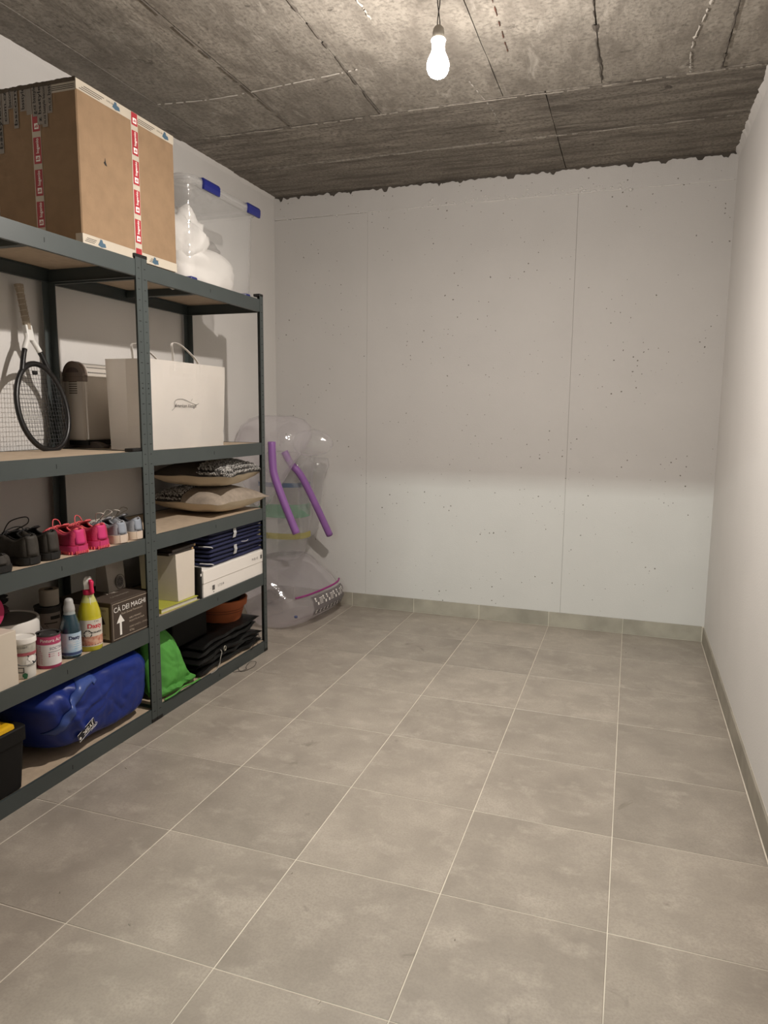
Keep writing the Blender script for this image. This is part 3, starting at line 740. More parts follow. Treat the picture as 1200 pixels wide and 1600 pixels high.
bm = B(); loft(bm, [[(r_ * .85 * cos(2 * pi * k / 8 + pi / 8), r_ * sin(2 * pi * k / 8 + pi / 8), z) for k in range(8)] for r_, z in ((.0155, .50), (.0165, .52), (.0165, .655), (.0195, .672), (.0205, .686))]); gp = mk('grip', bm, M('tan_grip', (.36, .30, .23), .85, var=.1), t, local=True)
bm = B()
for k in range(7): tube(bm, [(.0152 * cos(a), .0178 * sin(a), .525 + k * .0235 + .004 * a / pi) for a in [2 * pi * q / 14 for q in range(15)]], .0011, 5)
mk('grip_wrap', bm, M('grip_edge', (.62, .55, .45), .85), gp, local=True)
bm = B()
for k in range(16):
    y = -.105 + .21 * k / 15; h = HBv * math.sqrt(max(0, 1 - (y / HA) ** 2)); tube(bm, [(.0012 * (1 if k % 2 else -1), y, HC - h), (0, y, HC + h)], .0008, 4)
for k in range(19):
    z = HC - .150 + .30 * k / 18; h = HA * math.sqrt(max(0, 1 - ((z - HC) / HBv) ** 2)); tube(bm, [(0, -h, z), (0, h, z)], .0008, 4)
mk('strings', bm, M('string_grey', (.055, .055, .06), .5), t, local=True, kind='stuff')
bm = B(); box(bm, -.006, .006, -.02, .004, HC + HBv - .045, HC + HBv - .03, .003); mk('dampener', bm, BLACKP, t, local=True)

# ------------------------------------------------------------------ convector heater
t = thing('convector_heater', 'white convector heater with rounded brown end cap behind the racket and bag', 'heater', (-.525, -1.72, L2 - .0012))
x0, x1, y0, y1 = -.580, -.472, -1.996, -1.50; xm = (x0 + x1) / 2; hw = (x1 - x0) / 2
HEW = M('heater_white', (.52, .48, .43), .45, var=.03); HEB = M('heater_cap', (.17, .13, .105), .45, var=.05)
zb, zs = L2 + .034, 1.512
bm = B(); box(bm, x0, x1, y0, y1, zb, zs, .010, 3); bd = mk('heater_body', bm, HEW, t, smooth=True)
def half(y, r, n=14): return [(xm + r * cos(pi * k / n), y, zs - .006 + r * 1.20 * sin(pi * k / n)) for k in range(n + 1)]
bm = B(); loft(bm, [half(y0 - .004, hw + .002), half(y0 + .028, hw + .002)]); bmesh.ops.recalc_face_normals(bm, faces=bm.faces); cp = mk('end_cap', bm, HEB, t)
bm = B(); box(bm, x0 - .002, x1 + .002, y0 - .004, y0 + .028, zs - .028, zs - .006, .002); mk('end_cap_skirt', bm, HEB, cp)
bm = B(); loft(bm, [[(xm + .034 * cos(pi * k / 8), y, zs + .012 + .022 * sin(pi * k / 8)) for k in range(9)] for y in (y0 - .0065, y0 - .004)]); bmesh.ops.recalc_face_normals(bm, faces=bm.faces); mk('end_cap_recess', bm, M('cap_dark', (.085, .06, .05), .5), cp)
bm = B(); loft(bm, [half(y0 + .029, hw - .002), half(y1, hw - .002)]); bmesh.ops.recalc_face_normals(bm, faces=bm.faces); gr = mk('top_grille', bm, HEW, t, smooth=True)
bm = B()
for k in range(40):
    for q in range(6):
        a = pi * (.10 + .13 * q); y = y0 + .04 + k * .0115 + (.0055 if q % 2 else 0)
        n_ = Vector((cos(a), 0, 1.2 * sin(a))); p = Vector((xm, y, zs - .006)) + n_ * (hw - .001); tt = Vector((-sin(a), 0, cos(a)))
        bm.faces.new([bm.verts.new(p + tt * .0034 * cos(b_) + Vector((0, .0032 * sin(b_), 0)) + n_ * .0006) for b_ in [pi / 3 * w_ for w_ in range(6)]])
mk('grille_holes', bm, BLACKHOLE, gr, kind='stuff')
for k in range(6):
    z = 1.432 + k * .0098; bm = B(); box(bm, x0 + .030, x0 + .074, y0 - .0008, y0 + .002, z, z + .0042); mk('vent_slot', bm, M('slot_brown', (.07, .055, .045), .7), bd)
bm = B(); box(bm, x0 + .004, x1 - .004, y0 + .012, y1 - .01, L2 + .012, zb + .001, .002); mk('heater_plinth', bm, BLACKP, t)
for yy in (y0 + .05, y1 - .09):
    bm = B(); loft(bm, [[(xm - .07 + .19 * k / 10, yy + d, L2 - .001 + (.0 if s else .010 + .020 * sin(pi * k / 10) ** .6)) for d, s in ((-.02, 1), (.02, 1), (.02, 0), (-.02, 0))] for k in range(11)]); mk('heater_foot', bm, M('foot_brown', (.10, .08, .068), .5), t, smooth=True)

# ------------------------------------------------------------------ white shopping bag
t = thing('shopping_bag', 'white paper shopping bag with ribbon handles and black script on the second shelf', 'bag', (-.25, -1.69, RB(R2)))
gx0, gx1, gy0, gy1, gz0, gz1 = -.345, -.140, -1.985, -1.402, R2 - .001, 1.580
bm = B(); n = 12
def ringz(z):
    k = (z - gz0) / (gz1 - gz0); y1 = gy1 + .022 * k - (.006 if .16 < k < .22 else 0); y0 = gy0 - .006 * k; ind = .020 * k
    ym = lambda s: s
    out = []
    for i in range(n + 1): out.append((gx1 + .004 * k + .0025 * noise.noise(Vector((i * .5, z * 9, 0))), y0 + (y1 - y0) * i / n, z))
    out.append(((gx0 + gx1) / 2, y1 - ind, z))
    for i in range(n + 1): out.append((gx0 - .008 * k, y1 + (y0 - y1) * i / n, z))
    out.append(((gx0 + gx1) / 2 - .01, y0 + ind * .35, z))
    return out
zz_ = [gz0 + (gz1 - gz0) * k / 16 for k in range(17)]
loft(bm, [ringz(z) for z in zz_], cap=False); bm.faces.new([bm.verts.new(p) for p in ringz(gz0)][::-1])
sol = bmesh.ops.solidify(bm, geom=list(bm.faces), thickness=.0008)
bmesh.ops.recalc_face_normals(bm, faces=bm.faces)
mk('bag_body', bm, PAPER, t)
for xh, nm in ((gx1 - .001, 0), (gx0 + .004, 1)):
    ys = (-1.800, -1.602) if nm == 0 else (-1.82, -1.62)
    top = spline([(xh, ys[0], gz1 - .04), (xh, ys[0] - .004, gz1 + .03), (xh + .002, ys[0] - .010, gz1 + .076), (xh - .002, ys[0] + .045, gz1 + .080), (xh - .006, ys[0] + .13, gz1 + .050), (xh, ys[1] - .010, gz1 + .006), (xh, ys[1], gz1 - .04)], 8)
    bm = B(); loft(bm, [[p + Vector((a, 0, 0)) + Vector((0, .0006, .0006)) * c_ for a, c_ in ((-.006, -1), (.006, -1), (.006, 1), (-.006, 1))] for p in top]); bmesh.ops.recalc_face_normals(bm, faces=bm.faces)
    mk('ribbon_handle', bm, M('ribbon_white', (.78, .74, .69), .5, var=.03), t, smooth=True)
G = plane_fn((gx1 + .0035, -1.725, 1.384), (0, 1, 0), (.012, 0, 1))
bm = B(); text_bm(bm, 'American Vintage', G, .032, .172, shear=.45)
tube(bm, [G(a, b_, .0003) for a, b_ in [(p.x, p.y) for p in spline([(-.075, -.006, 0), (-.082, .010, 0), (-.068, .026, 0), (-.02, .030, 0), (.04, .016, 0), (.085, .006, 0), (.106, .012, 0)], 8)]], .0009, 4)
tube(bm, [G(a, b_, .0003) for a, b_ in ((-.075, -.002), (-.088, -.014), (-.104, -.022))], .0007, 4); tube(bm, [G(a, b_, .0003) for a, b_ in ((.045, .022), (.056, .033))], .0006, 4)
mk('script_lettering', bm, M('grey_ink', (.10, .09, .085), .6), t)
bm = B(); box(bm, -.155, -.110, -2.135, -2.052, L2 - .001, L2 + .013, .003); o = mk('adapter', bm, BLACKP); tag(o, 'small flat black adapter beside the post on the second shelf', 'adapter')

# ------------------------------------------------------------------ cushions
CREAM = M('cream_cotton', (.62, .52, .38), .9, var=.06, bump=.3, bs=60)
FELTD = M('dark_felt', (.075, .062, .052), .95, var=.15, bump=.5, bs=120)
FELTT = M('taupe_felt', (.33, .275, .22), .95, var=.12, vs=30, bump=.5, bs=120)
SHAGB = M('shag_base', (.055, .05, .045), .95, var=.2); SHAGL = M('shag_loop', (.60, .575, .54), .8, col2=(.045, .042, .04), vs=130, det=1)
def cushion(label, loc, rz, a, b_, h, split, flip, felt):
    t_ = thing('cushion', label, 'cushion', loc, (0, 0, rz))
    bm_ = B(); pillow(bm_, a, b_, h * .92, upper=False); mk('cushion_underside', bm_, CREAM, t_, smooth='all', local=True)
    full = B(); pillow(full, a, b_, h, lower=False, n=24)
    for side in (0, 1):
        b2 = full.copy(); ds = [f for f in b2.faces if ((f.calc_center_median().x > split) != bool(side))]
        bmesh.ops.delete(b2, geom=ds, context='FACES')
        shag = (side == 1) != flip
        o_ = mk('shaggy_half' if shag else 'felt_half', b2, SHAGB if shag else felt, t_, smooth='all', local=True)
        if shag:
            pts = [(p.center.copy(), p.normal.copy()) for p in o_.data.polygons]; bt = B()
            for c_, nn in pts:
                for q in range(5):
                    p = c_ + Vector((random.uniform(-1, 1) * a / 24, random.uniform(-1, 1) * b_ / 24, 0)); d = Vector((random.uniform(-1, 1), random.uniform(-1, 1), .5)).normalized()
                    tube(bt, [p - d * .005, p + nn * .007, p + d * .012 + nn * .003], .0024, 4)
            mk('shag_loops', bt, SHAGL, o_, local=True, kind='stuff')
    full.free(); return t_
cushion('upper cushion with cream underside and shaggy speckled half, stacked on another', (-.325, -1.262, R3 + .205), rad(8), .228, .235,   .072, .030, False, FELTD)
cushion('lower cushion with taupe felt half and cream underside, under another cushion', (-.320, -1.262, R3 + .068), rad(-4), .225, .240, .070, -.010, True, FELTT)

# ------------------------------------------------------------------ shoes
def shoe(t_, mats, L_=.285, W_=.094, H_=.088, sole=.026, heel_flare=.0, toe_spring=.010, collar=.46, lace=None, tabh=.012):
    """local frame: heel at the origin, toe towards +y"""
    def wid(s): return W_ / 2 * (.74 + .12 * sin(pi * min(s, .25) * 2) - .13 * sin(pi * min(1, max(0, (s - .22) / .3))) + .28 * sin(pi * min(1, max(0, (s - .35) / .75))) ) * (1 if s < .86 else math.sqrt(max(.02, 1 - ((s - .86) / .15) ** 2)))  * (1 if s > .10 else max(.34, math.sqrt(max(0, 1 - (1 - s / .10) ** 2))))
    def cx(s): return .010 * sin(pi * s)
    def hgt(s):
        if s < .10: return H_ + tabh * (1 - s / .10)
        if s < .42: return H_ - .014 * sin(pi * (s - .1) / .32)
        return sole + .020 + (H_ + .004 - sole - .020) * max(0, (1 - (s - .42) / .58)) ** 1.15
    n, m = 30, 10; S_ = [(i / 30) ** 1.45 for i in range(31)]
    bm_ = B(); rings = []
    for i in range(n + 1):
        s = S_[i]; w_ = wid(s) + .005; lift = toe_spring * max(0, (s - .72) / .28) ** 2; hl = .004 * max(0, 1 - s / .08)
        y = s * L_; sz = sole + (.006 * (1 - s)) + .003 * max(0, (s - .9) * 10)
        rings.append([(cx(s) - w_ * .93, y, lift + hl), (cx(s) + w_ * .93, y, lift + hl), (cx(s) + w_, y, lift + sz * .5), (cx(s) + w_ * .98, y, lift + sz), (cx(s) - w_ * .98, y, lift + sz), (cx(s) - w_, y, lift + sz * .5)])
    loft(bm_, rings); so = mk('sole', bm_, mats['sole'], t_, smooth=True, local=True)
    if 'tread' in mats:
        bm_ = B()
        for i in range(n):
            s = (i + .5) / n
            for sd in (-1, 1): box(bm_, cx(s) + sd * (wid(s) + .0035) - .002, cx(s) + sd * (wid(s) + .0035) + .002, s * L_ - .0025, s * L_ + .0025, toe_spring * max(0, (s - .72) / .28) ** 2, .012)
        for k in range(7):
            x = (k - 3) * W_ * .085; box(bm_, x - .0022, x + .0022, -.0012, .002, .003, .013)
        mk('tread', bm_, mats['tread'], so, local=True)
    # upper
    bm_ = B(); R_ = []
    for i in range(n + 1):
        s = S_[i]; w_ = wid(s); y = s * L_ + (.004 if i == 0 else 0); h_ = hgt(s); z0 = sole + .002 + toe_spring * max(0, (s - .72) / .28) ** 2
        o_ = (w_ * .50 * min(1, s / .05) ** .5 if s > .02 else .0) if s < collar else w_ * .42 * max(0, 1 - (s - collar) / .04)
        row = []
        for k in range(2 * m + 2):
            sd = -1 if k <= m else 1; q = (k if k <= m else 2 * m + 1 - k) / m          # q 0 bottom .. 1 rim
            lat = o_ + (w_ - o_) * cos(q * pi / 2) ** .62; zz2 = z0 + (h_ - z0) * sin(q * pi / 2) ** 1.05
            lean = -.004 * q if i == 0 else 0
            row.append((cx(s) + sd * lat, y + .012 * max(0, 1 - s / .06) * q * .7, zz2))
        R_.append(row)
    V_ = [[bm_.verts.new(p) for p in r_] for r_ in R_]
    for i in range(n):
        for k in range(2 * m + 1):
            if k == m and S_[i] < collar + .02: continue
            bm_.faces.new((V_[i][k], V_[i][k + 1], V_[i + 1][k + 1], V_[i + 1][k]))
    for k in range(m): bm_.faces.new((V_[0][k], V_[0][2 * m + 1 - k], V_[0][2 * m - k], V_[0][k + 1]))
    bmesh.ops.remove_doubles(bm_, verts=bm_.verts, dist=.0004)
    bmesh.ops.recalc_face_normals(bm_, faces=bm_.faces)
    upper = mk('upper', bm_, mats['upper'], t_, smooth='all', local=True)
    md = upper.modifiers.new('thick', 'SOLIDIFY'); md.thickness = .004; md.offset = -1
    # insole / dark inside
    bm_ = B(); polypts = [(cx(i / n) - wid(i / n) * .85, i / n * L_, sole + .016) for i in range(2, n - 1)]; pr_ = [(cx(i / n) + wid(i / n) * .9, i / n * L_, sole + .016) for i in range(n - 2, 1, -1)]
    bm_.faces.new([bm_.verts.new(p) for p in polypts + pr_]); mk('insole', bm_, mats['inside'], t_, local=True)
    # padded collar rim
    nr = sum(1 for q in S_ if q < collar); rim = [R_[i][m] for i in range(1, nr)]; rim2 = [R_[i][m + 1] for i in range(1, nr)]
    bm_ = B(); tube(bm_, [Vector(p) for p in rim[::-1]] + [Vector((0, .004, hgt(0)))] + [Vector(p) for p in rim2], .0042, 7); mk('collar', bm_, mats['collar'], t_, smooth='all', local=True)
    # tongue and laces
    bm_ = B(); ts = [.36 + .30 * k / 8 for k in range(9)]
    loft(bm_, [[(cx(s) + a * wid(s) * .52, s * L_ - .012 * max(0, (.44 - s) / .08), hgt(max(s, .44)) + .004 * (1 - abs(a)) + (.016 * (.44 - s) / .08 if s < .44 else 0) + d) for a, d in ((-1, -.004), (-.5, 0), (.5, 0), (1, -.004), (.5, -.006), (-.5, -.006))] for s in ts]); mk('tongue', bm_, mats['collar'], t_, smooth=True, local=True)
    bm_ = B()
    for k in range(5):
        s = .47 + .045 * k; w_ = wid(s) * .55
        tube(bm_, spline([(cx(s) - w_, s * L_, hgt(s) - .002), (cx(s), s * L_ + .006, hgt(s) + .009), (cx(s) + w_, s * L_, hgt(s) - .002)], 5), .0021, 5)
    if lace:
        for pts in lace: tube(bm_, spline(pts, 8), .0021, 6)
    mk('laces', bm_, mats['lace'], t_, smooth='all', local=True)
    # heel patch
    bm_ = B(); rows = []
    for q in range(7):
        k = 3 + q * 0.9; z = sole + .012 + (H_ + tabh - sole - .02) * q / 6
        rows.append([(a * W_ * .23, -.0012 + .0085 * (q / 6) + .0085 * abs(a) ** 2.2, z) for a in (-1, -.6, -.2, .2, .6, 1)])
    loft(bm_, rows, cap=False, closed=False); hp = mk('heel_counter', bm_, mats['heel'], t_, smooth='all', local=True); md = hp.modifiers.new('thick', 'SOLIDIFY'); md.thickness = .003; md.offset = 0
PINK = M('pink_mesh', (.55, .030, .12), .7, col2=(.34, .035, .045), vs=9, bump=.3, bs=180); PINKH = M('pink_heel', (.60, .035, .17), .6, var=.1)
CORAL = M('coral_trim', (.75, .12, .13), .6, var=.06); PINKS = M('pink_sole', (.56, .04, .15), .55, var=.1); DINS = M('dark_inside', (.035, .02, .02), .9)
GREY = M('grey_mesh', (.30, .31, .335), .75, var=.08, bump=.3, bs=180); GHEEL = M('grey_heel', (.27, .30, .35), .6, var=.06); GSOLE = M('pale_sole', (.62, .50, .38), .6, var=.08, vs=12, col2=(.60, .50, .47)); GLACE = M('pale_lace', (.60, .55, .48), .8)
GTONG = M('dark_grey_tongue', (.055, .055, .055), .9)
BLK = M('black_shoe', (.022, .019, .016), .7, col2=(.05, .043, .034), vs=10, bump=.3, bs=120); BLKD = M('black_lace', (.008, .007, .007), .7); BSOLE = M('black_sole', (.012, .011, .010), .7)
pinkm = dict(sole=PINKS, tread=CORAL, upper=PINK, heel=PINKH, collar=CORAL, lace=CORAL, inside=DINS)
greym = dict(sole=GSOLE, upper=GREY, heel=GHEEL, collar=GREY, lace=GLACE, inside=DINS)
blkm = dict(sole=BSOLE, upper=BLK, heel=BLK, collar=BLKD, lace=BLKD, inside=DINS)
zs3 = L3 - .0012
for y, a, lab in ((-2.435, 83, 'pink running shoe beside the black shoes'), (-2.318, 84, 'pink running shoe beside the grey sneakers')):
    t = thing('running_shoe', lab, 'shoe', (-.120, y, zs3), (0, 0, rad(a)), 'pink running shoes'); shoe(t, pinkm, H_=.088, W_=.100, lace=[[(.02, .13, .09), (.03, .16, .112), (.0, .15, .118), (-.02, .13, .095)]])
for y, a, lab in ((-2.205, 80, 'grey sneaker with pale sole touching the pink shoe'), (-2.103, 82, 'grey sneaker with pale sole closest to the middle post')):
    t = thing('sneaker', lab, 'shoe', (-.118, y, zs3), (0, 0, rad(a)), 'grey sneakers')
    shoe(t, greym, H_=.082, W_=.088, sole=.030, lace=[[(-.01, .15, .085), (-.03, .12, .118), (-.012, .10, .116), (.005, .14, .09)], [(.01, .15, .085), (.035, .14, .122), (.03, .10, .118), (.005, .14, .09)]])
for y, a, lab, lc in ((-2.655, 84, 'scuffed black shoe with a big looped lace', [[(-.0, .155, .10), (-.01, .10, .148), (.012, .045, .165), (.018, .05, .140), (.01, .13, .105)], [(.0, .16, .10), (.05, .17, .112), (.085, .17, .110), (.085, .165, .095), (.02, .15, .10)]]), (-2.560, 86, 'scuffed black shoe touching the pink shoe', None)):
    t = thing('black_shoe', lab, 'shoe', (-.128, y, zs3), (0, 0, rad(a)), 'black shoes'); shoe(t, blkm, H_=.098, W_=.094, L_=.30, sole=.022, lace=lc)
t = thing('black_shoe', 'black shoe cut off by the photo edge, leftmost on its shelf', 'shoe', (-.115, -2.800, zs3), (0, 0, rad(78))); shoe(t, blkm, H_=.055, W_=.100, L_=.28, sole=.020)

# ------------------------------------------------------------------ tier 4 of the nearer unit: tins, bottles, boxes
zf = L4 - .0012
t = thing('wine_box', 'brown wine carton with white up arrow and frame, beside the post', 'box', (-.245, -2.18, zf))
wx0, wx1, wy0, wy1, wz1 = -.375, -.113, -2.303, -2.053, .596
WB = M('brown_carton', (.060, .042, .031), .7, var=.08); bm = B(); box(bm, wx0, wx1, wy0, wy1, zf, wz1, .002); mk('carton', bm, WB, t)
A = plane_fn((wx1, (wy0 + wy1) / 2, (zf + wz1) / 2), (0, 1, 0), (0, 0, 1)); hwid, hh = (wy1 - wy0) / 2, (wz1 - zf) / 2
TANI = M('tan_ink', (.50, .42, .33), .6, var=.03)
bm = B(); d, q = .008, .0018
for u0, u1, v0, v1 in ((-hwid + d, hwid - d, hh - d - q, hh - d), (-hwid + d, hwid - d, -hh + d, -hh + d + q), (-hwid + d, -hwid + d + q, -hh + d, hh - d), (hwid - d - q, hwid - d, -hh + d, hh - d)): patch(bm, A, u0, u1, v0, v1)
mk('frame_print', bm, TANI, t)
bm = B(); text_bm(bm, 'C\u00c0 DEI MAGHI', A, .034, .196, dy=.046, dx=-.011); polypatch(bm, A, [(-.078, -.062), (-.066, -.062), (-.066, -.010), (-.048, -.010), (-.072, .024), (-.096, -.010), (-.078, -.010)]); mk('title_lettering', bm, WHITEINK, t)
bm = B(); text_bm(bm, 'Padri Dorati Francescani', A, .012, .13, dy=.024, dx=.0); text_bm(bm, 'NERO PRIMARIO', A, .013, .075, align='LEFT', dx=-.020, dy=-.006); text_bm(bm, 'PRODOTTO IN ITALIA', A, .013, .095, align='LEFT', dx=-.020, dy=-.020)
text_bm(bm, 'CONF. 6 X 0,75 L - 3 X 42 L', A, .013, .115, align='LEFT', dx=-.020, dy=-.044); text_bm(bm, '8,5kg', A, .012, .028, align='LEFT', dx=-.020, dy=-.058); mk('small_lettering', bm, TANI, t)
E2 = plane_fn((wx1, wy0, zf), (1, 0, 0), (0, 0, 1)); bm = B(); patch(bm, E2, -.20, -.012, .012, .145); lb = mk('side_label', bm, M('cream_label', (.46, .41, .31), .7), t)
bm = B(); polypatch(bm, E2, [(-.10, .06), (-.03, .075), (-.045, .11), (-.075, .10)], .0005); text_bm(bm, 'VINO ROSSO', E2, .012, .07, dx=-.06, dy=.13, ext=.0006); text_bm(bm, 'ITALIA', E2, .010, .04, dx=-.05, dy=.03, ext=.0006); mk('label_print', bm, INK, lb)
T2 = plane_fn((-.245, -2.18, wz1), (0, 1, 0), (-1, 0, 0)); bm = B(); text_bm(bm, 'CA DEI MAGHI', T2, .03, .11, dy=-.075, ext=.0005)
for k in range(7): polypatch(bm, T2, [(.05 * cos(k * .9) * .3 + -.02 + k * .008, -.02 + .02 * sin(k * 1.7)), (-.02 + k * .010, -.03 + .01 * sin(k)), (-.012 + k * .010, -.012 + .014 * cos(k * 1.3))], .0004)
mk('top_print', bm, M('faded_ink', (.42, .37, .31), .7), t)

# paper pouch with a round dark emblem standing on the wine carton
t = thing('paper_pouch', 'grey paper pouch with a round dark emblem on the wine carton', 'pouch', (-.27, -2.115, wz1 + .0005))
bm = B(); loft(bm, [[(-.27 + sx * (.035 - .012 * k), -2.115 + sy * (.058 + .004 * k) * (1 if abs(sx) < 1 else .9), wz1 + .0006 + .13 * k) for sx, sy in ((1, -1), (1.12, -.4), (1.12, .4), (1, 1), (-1, 1), (-1, -1))] for k in (0, .3, .6, 1)]); mk('pouch_body', bm, M('kraft_grey', (.36, .32, .28), .8), t, smooth=True)
Pf = plane_fn((-.231, -2.108, wz1 + .037), (0, 1, 0), (-.09, 0, 1)); bm = B()
polypatch(bm, Pf, [(.024 * cos(a), .024 * sin(a)) for a in [2 * pi * k / 20 for k in range(20)]], .003); e1 = mk('round_emblem', bm, M('emblem_dark', (.12, .105, .095), .7), t)
bm = B(); tube(bm, [Pf(.031 * cos(a), .031 * sin(a), .0035) for a in [2 * pi * k / 28 for k in range(28)]], .0008, 4, True)
for k in range(8): a = k * pi / 4; polypatch(bm, Pf, [(.004 * cos(a), .004 * sin(a)), (.017 * cos(a - .22), .017 * sin(a - .22)), (.017 * cos(a + .22), .017 * sin(a + .22))], .0042)
mk('emblem_print', bm, INK, e1)

def bottle_label(t_, c_, r, a0, z0, z1, span, mat, name='label'):
    f_ = cyl_fn(c_, r, a0, z0, .0005); b_ = B(); patch(b_, f_, -span * r / 2, span * r / 2, 0, z1 - z0, 28); return mk(name, b_, mat, t_, smooth='all'), f_
# yellow spray bottle
c = (-.150, -2.382); r = .044
t = thing('spray_bottle', 'yellow spray cleaner bottle with pink and white trigger head', 'bottle', (c[0], c[1], zf))
YL = M('yellow_liquid', (.52, .46, .012), .18, var=.08, vs=12, spec=.5, coat=.6); YT = M('yellow_clear', (.50, .50, .18), .15, var=.05, spec=.6, coat=.6); YB2 = M('yellow_lower', (.60, .53, .03), .2, var=.05, coat=.5)
bm = B(); lathe(bm, [(.040, zf), (.044, zf + .006), (.044, zf + .115), (.043, zf + .132)], c, 32); mk('bottle_lower', bm, YB2, t, smooth=True)
bm = B(); lathe(bm, [(.043, zf + .132), (.041, zf + .15), (.034, zf + .175), (.0285, zf + .190)], c, 32); mk('bottle_liquid', bm, YL, t, smooth=True)
bm = B(); lathe(bm, [(.0285, zf + .190), (.024, zf + .203), (.0205, zf + .211), (.0195, zf + .218)], c, 32); mk('bottle_shoulder', bm, YT, t, smooth=True)
PKP = M('pink_plastic', (.62, .02, .09), .35, var=.04)
bm = B(); lathe(bm, [(.017, zf + .218), (.0195, zf + .220), (.0195, zf + .236), (.015, zf + .240)], c, 24); mk('screw_collar', bm, PKP, t, smooth=True)
bm = B(); q = Vector((c[0], c[1], zf))
loft(bm, [[q + Vector((x * cos(rad(-60)) - y * sin(rad(-60)), x * sin(rad(-60)) + y * cos(rad(-60)), z)) for x, y in ((-a, -b_), (e, -b_), (e, b_), (-a, b_))] for z, a, e, b_ in ((.236, .015, .012, .012), (.255, .017, .014, .012), (.272, .016, .018, .013), (.284, .011, .014, .010), (.289, .004, .008, .006))]); mk('spray_head', bm, WHITEP, t, smooth=True)
bm = B(); pp = [q + Vector((x * cos(rad(-15)), x * sin(rad(-15)), z)) for x, z in ((.014, .274), (.022, .268), (.021, .255), (.0225, .240), (.025, .228), (.024, .222))]; tube(bm, pp, [.0085, .010, .008, .0085, .009, .004], 10); mk('trigger', bm, PKP, t, smooth='all')
bm = B(); tube(bm, [(c[0] + .030, c[1] - .024, zf + .150), (c[0] + .0275, c[1] - .019, zf + .170), (c[0] + .0165, c[1] - .0125, zf + .2125)], .0016, 6); mk('dip_tube', bm, WHITEP, t)
lb, f_ = bottle_label(t, c, r, rad(-28), zf + .020, zf + .125, 2.6, M('cream_print', (.72, .66, .58), .4))
bm = B(); text_bm(bm, 'Dasty', f_, .036, .058, bold=.0012, dx=.004, dy=.080); mk('brand_lettering', bm, M('red_ink', (.60, .02, .04), .5), lb)
bm = B(); text_bm(bm, 'Casa', f_, .010, dx=.010, dy=.099); text_bm(bm, 'Oncaustico', f_, .014, .055, bold=.0004, dx=.006, dy=.056)
polypatch(bm, f_, [(-.024 + .015 * cos(a) * (1 + .12 * (k % 2)), .050 + .015 * sin(a) * (1 + .12 * (k % 2))) for k, a in enumerate([2 * pi * k / 16 for k in range(16)])], .0004)
for k in range(9): patch(bm, f_, -.045 + k * .011, -.040 + k * .011, .006, .008, 1, .0006)
mk('label_print', bm, INK, lb)
bm = B(); patch(bm, f_, -.056, .056, .004, .040, 24, .0002); mk('pasta_picture', bm, M('peach_print', (.66, .42, .30), .5, col2=(.45, .12, .07), vs=60), lb)
bm = B()
for k in range(6): a = k * 1.05; polypatch(bm, f_, [(-.024 + .010 * cos(a), .050 + .010 * sin(a)), (-.024 + .004 * cos(a + .5), .050 + .004 * sin(a + .5)), (-.024 + .004 * cos(a - .5), .050 + .004 * sin(a - .5))], .0007)
mk('white_star', bm, WHITEINK, lb)
# blue bottle
c = (-.155, -2.480); r = .0375
t = thing('detergent_bottle', 'dark blue detergent bottle with grey cap next to the yellow one', 'bottle', (c[0], c[1], zf))
BL = M('blue_liquid', (.008, .038, .058), .2, var=.1, coat=.6, spec=.5)
bm = B(); lathe(bm, [(.034, zf), (.0375, zf + .005), (.0375, zf + .100), (.036, zf + .118), (.029, zf + .146), (.022, zf + .166)], c, 32); mk('bottle_body', bm, BL, t, smooth=True)
bm = B(); lathe(bm, [(.022, zf + .166), (.0205, zf + .172), (.020, zf + .178)], c, 28); mk('bottle_neck', bm, M('clear_neck', (.35, .38, .38), .25, coat=.5), t, smooth=True)
bm = B(); lathe(bm, [(.0205, zf + .178), (.021, zf + .183), (.0195, zf + .196), (.0165, zf + .203), (.0160, zf + .214), (.0135, zf + .222), (.008, zf + .226)], c, 28); mk('cap', bm, M('grey_cap', (.42, .41, .40), .4), t, smooth=True)
lb, f_ = bottle_label(t, c, r, rad(-28), zf + .012, zf + .098, 2.7, M('pale_blue_label', (.62, .66, .70), .4, col2=(.20, .42, .62), vs=22))
bm = B(); text_bm(bm, 'Dasty', f_, .026, .044, bold=.0011, dx=.003, dy=.068); mk('brand_lettering', bm, M('navy_ink', (.012, .014, .07), .5), lb)
bm = B(); patch(bm, f_, -.05, .05, .002, .013, 24, .0003); mk('label_band', bm, M('navy_band', (.05, .08, .19), .5), lb)
bm = B()
for k in range(3): patch(bm, f_, -.005, .040, .030 + k * .008, .0315 + k * .008, 10, .0004)
mk('label_print', bm, WHITEINK, lb)
# pink paint tin
c = (-.155, -2.588); r = .0415
t = thing('paint_tin', 'pink and white acrylic paint tin with dark lid', 'tin', (c[0], c[1], zf))
TINM = M('tin_pink', (.45, .055, .14), .4, var=.06)
bm = B(); lathe(bm, [(.0395, zf), (.0412, zf + .003), (.0412, zf + .118), (.0405, zf + .121)], c, 32); mk('can', bm, TINM, t, smooth=True)
bm = B(); lathe(bm, [(.0425, zf + .1195), (.0432, zf + .1225), (.0428, zf + .1255), (.0400, zf + .126), (.0385, zf + .121), (.0300, zf + .121), (.028, zf + .123)], c, 32); mk('lid', bm, M('dark_tin', (.085, .08, .08), .35, metal=.5), t, smooth=True)
lb, f_ = bottle_label(t, c, .0412, rad(-30), zf + .012, zf + .089, 2.9, M('white_label', (.74, .70, .70), .45))
bm = B(); text_bm(bm, 'SOCTRAL', f_, .019, .062, shear=.15, dx=.022, dy=.062); patch(bm, f_, -.012, .055, .049, .0505, 14, .0003); mk('name_lettering', bm, M('navy_ink2', (.015, .022, .09), .5), lb)
bm = B()
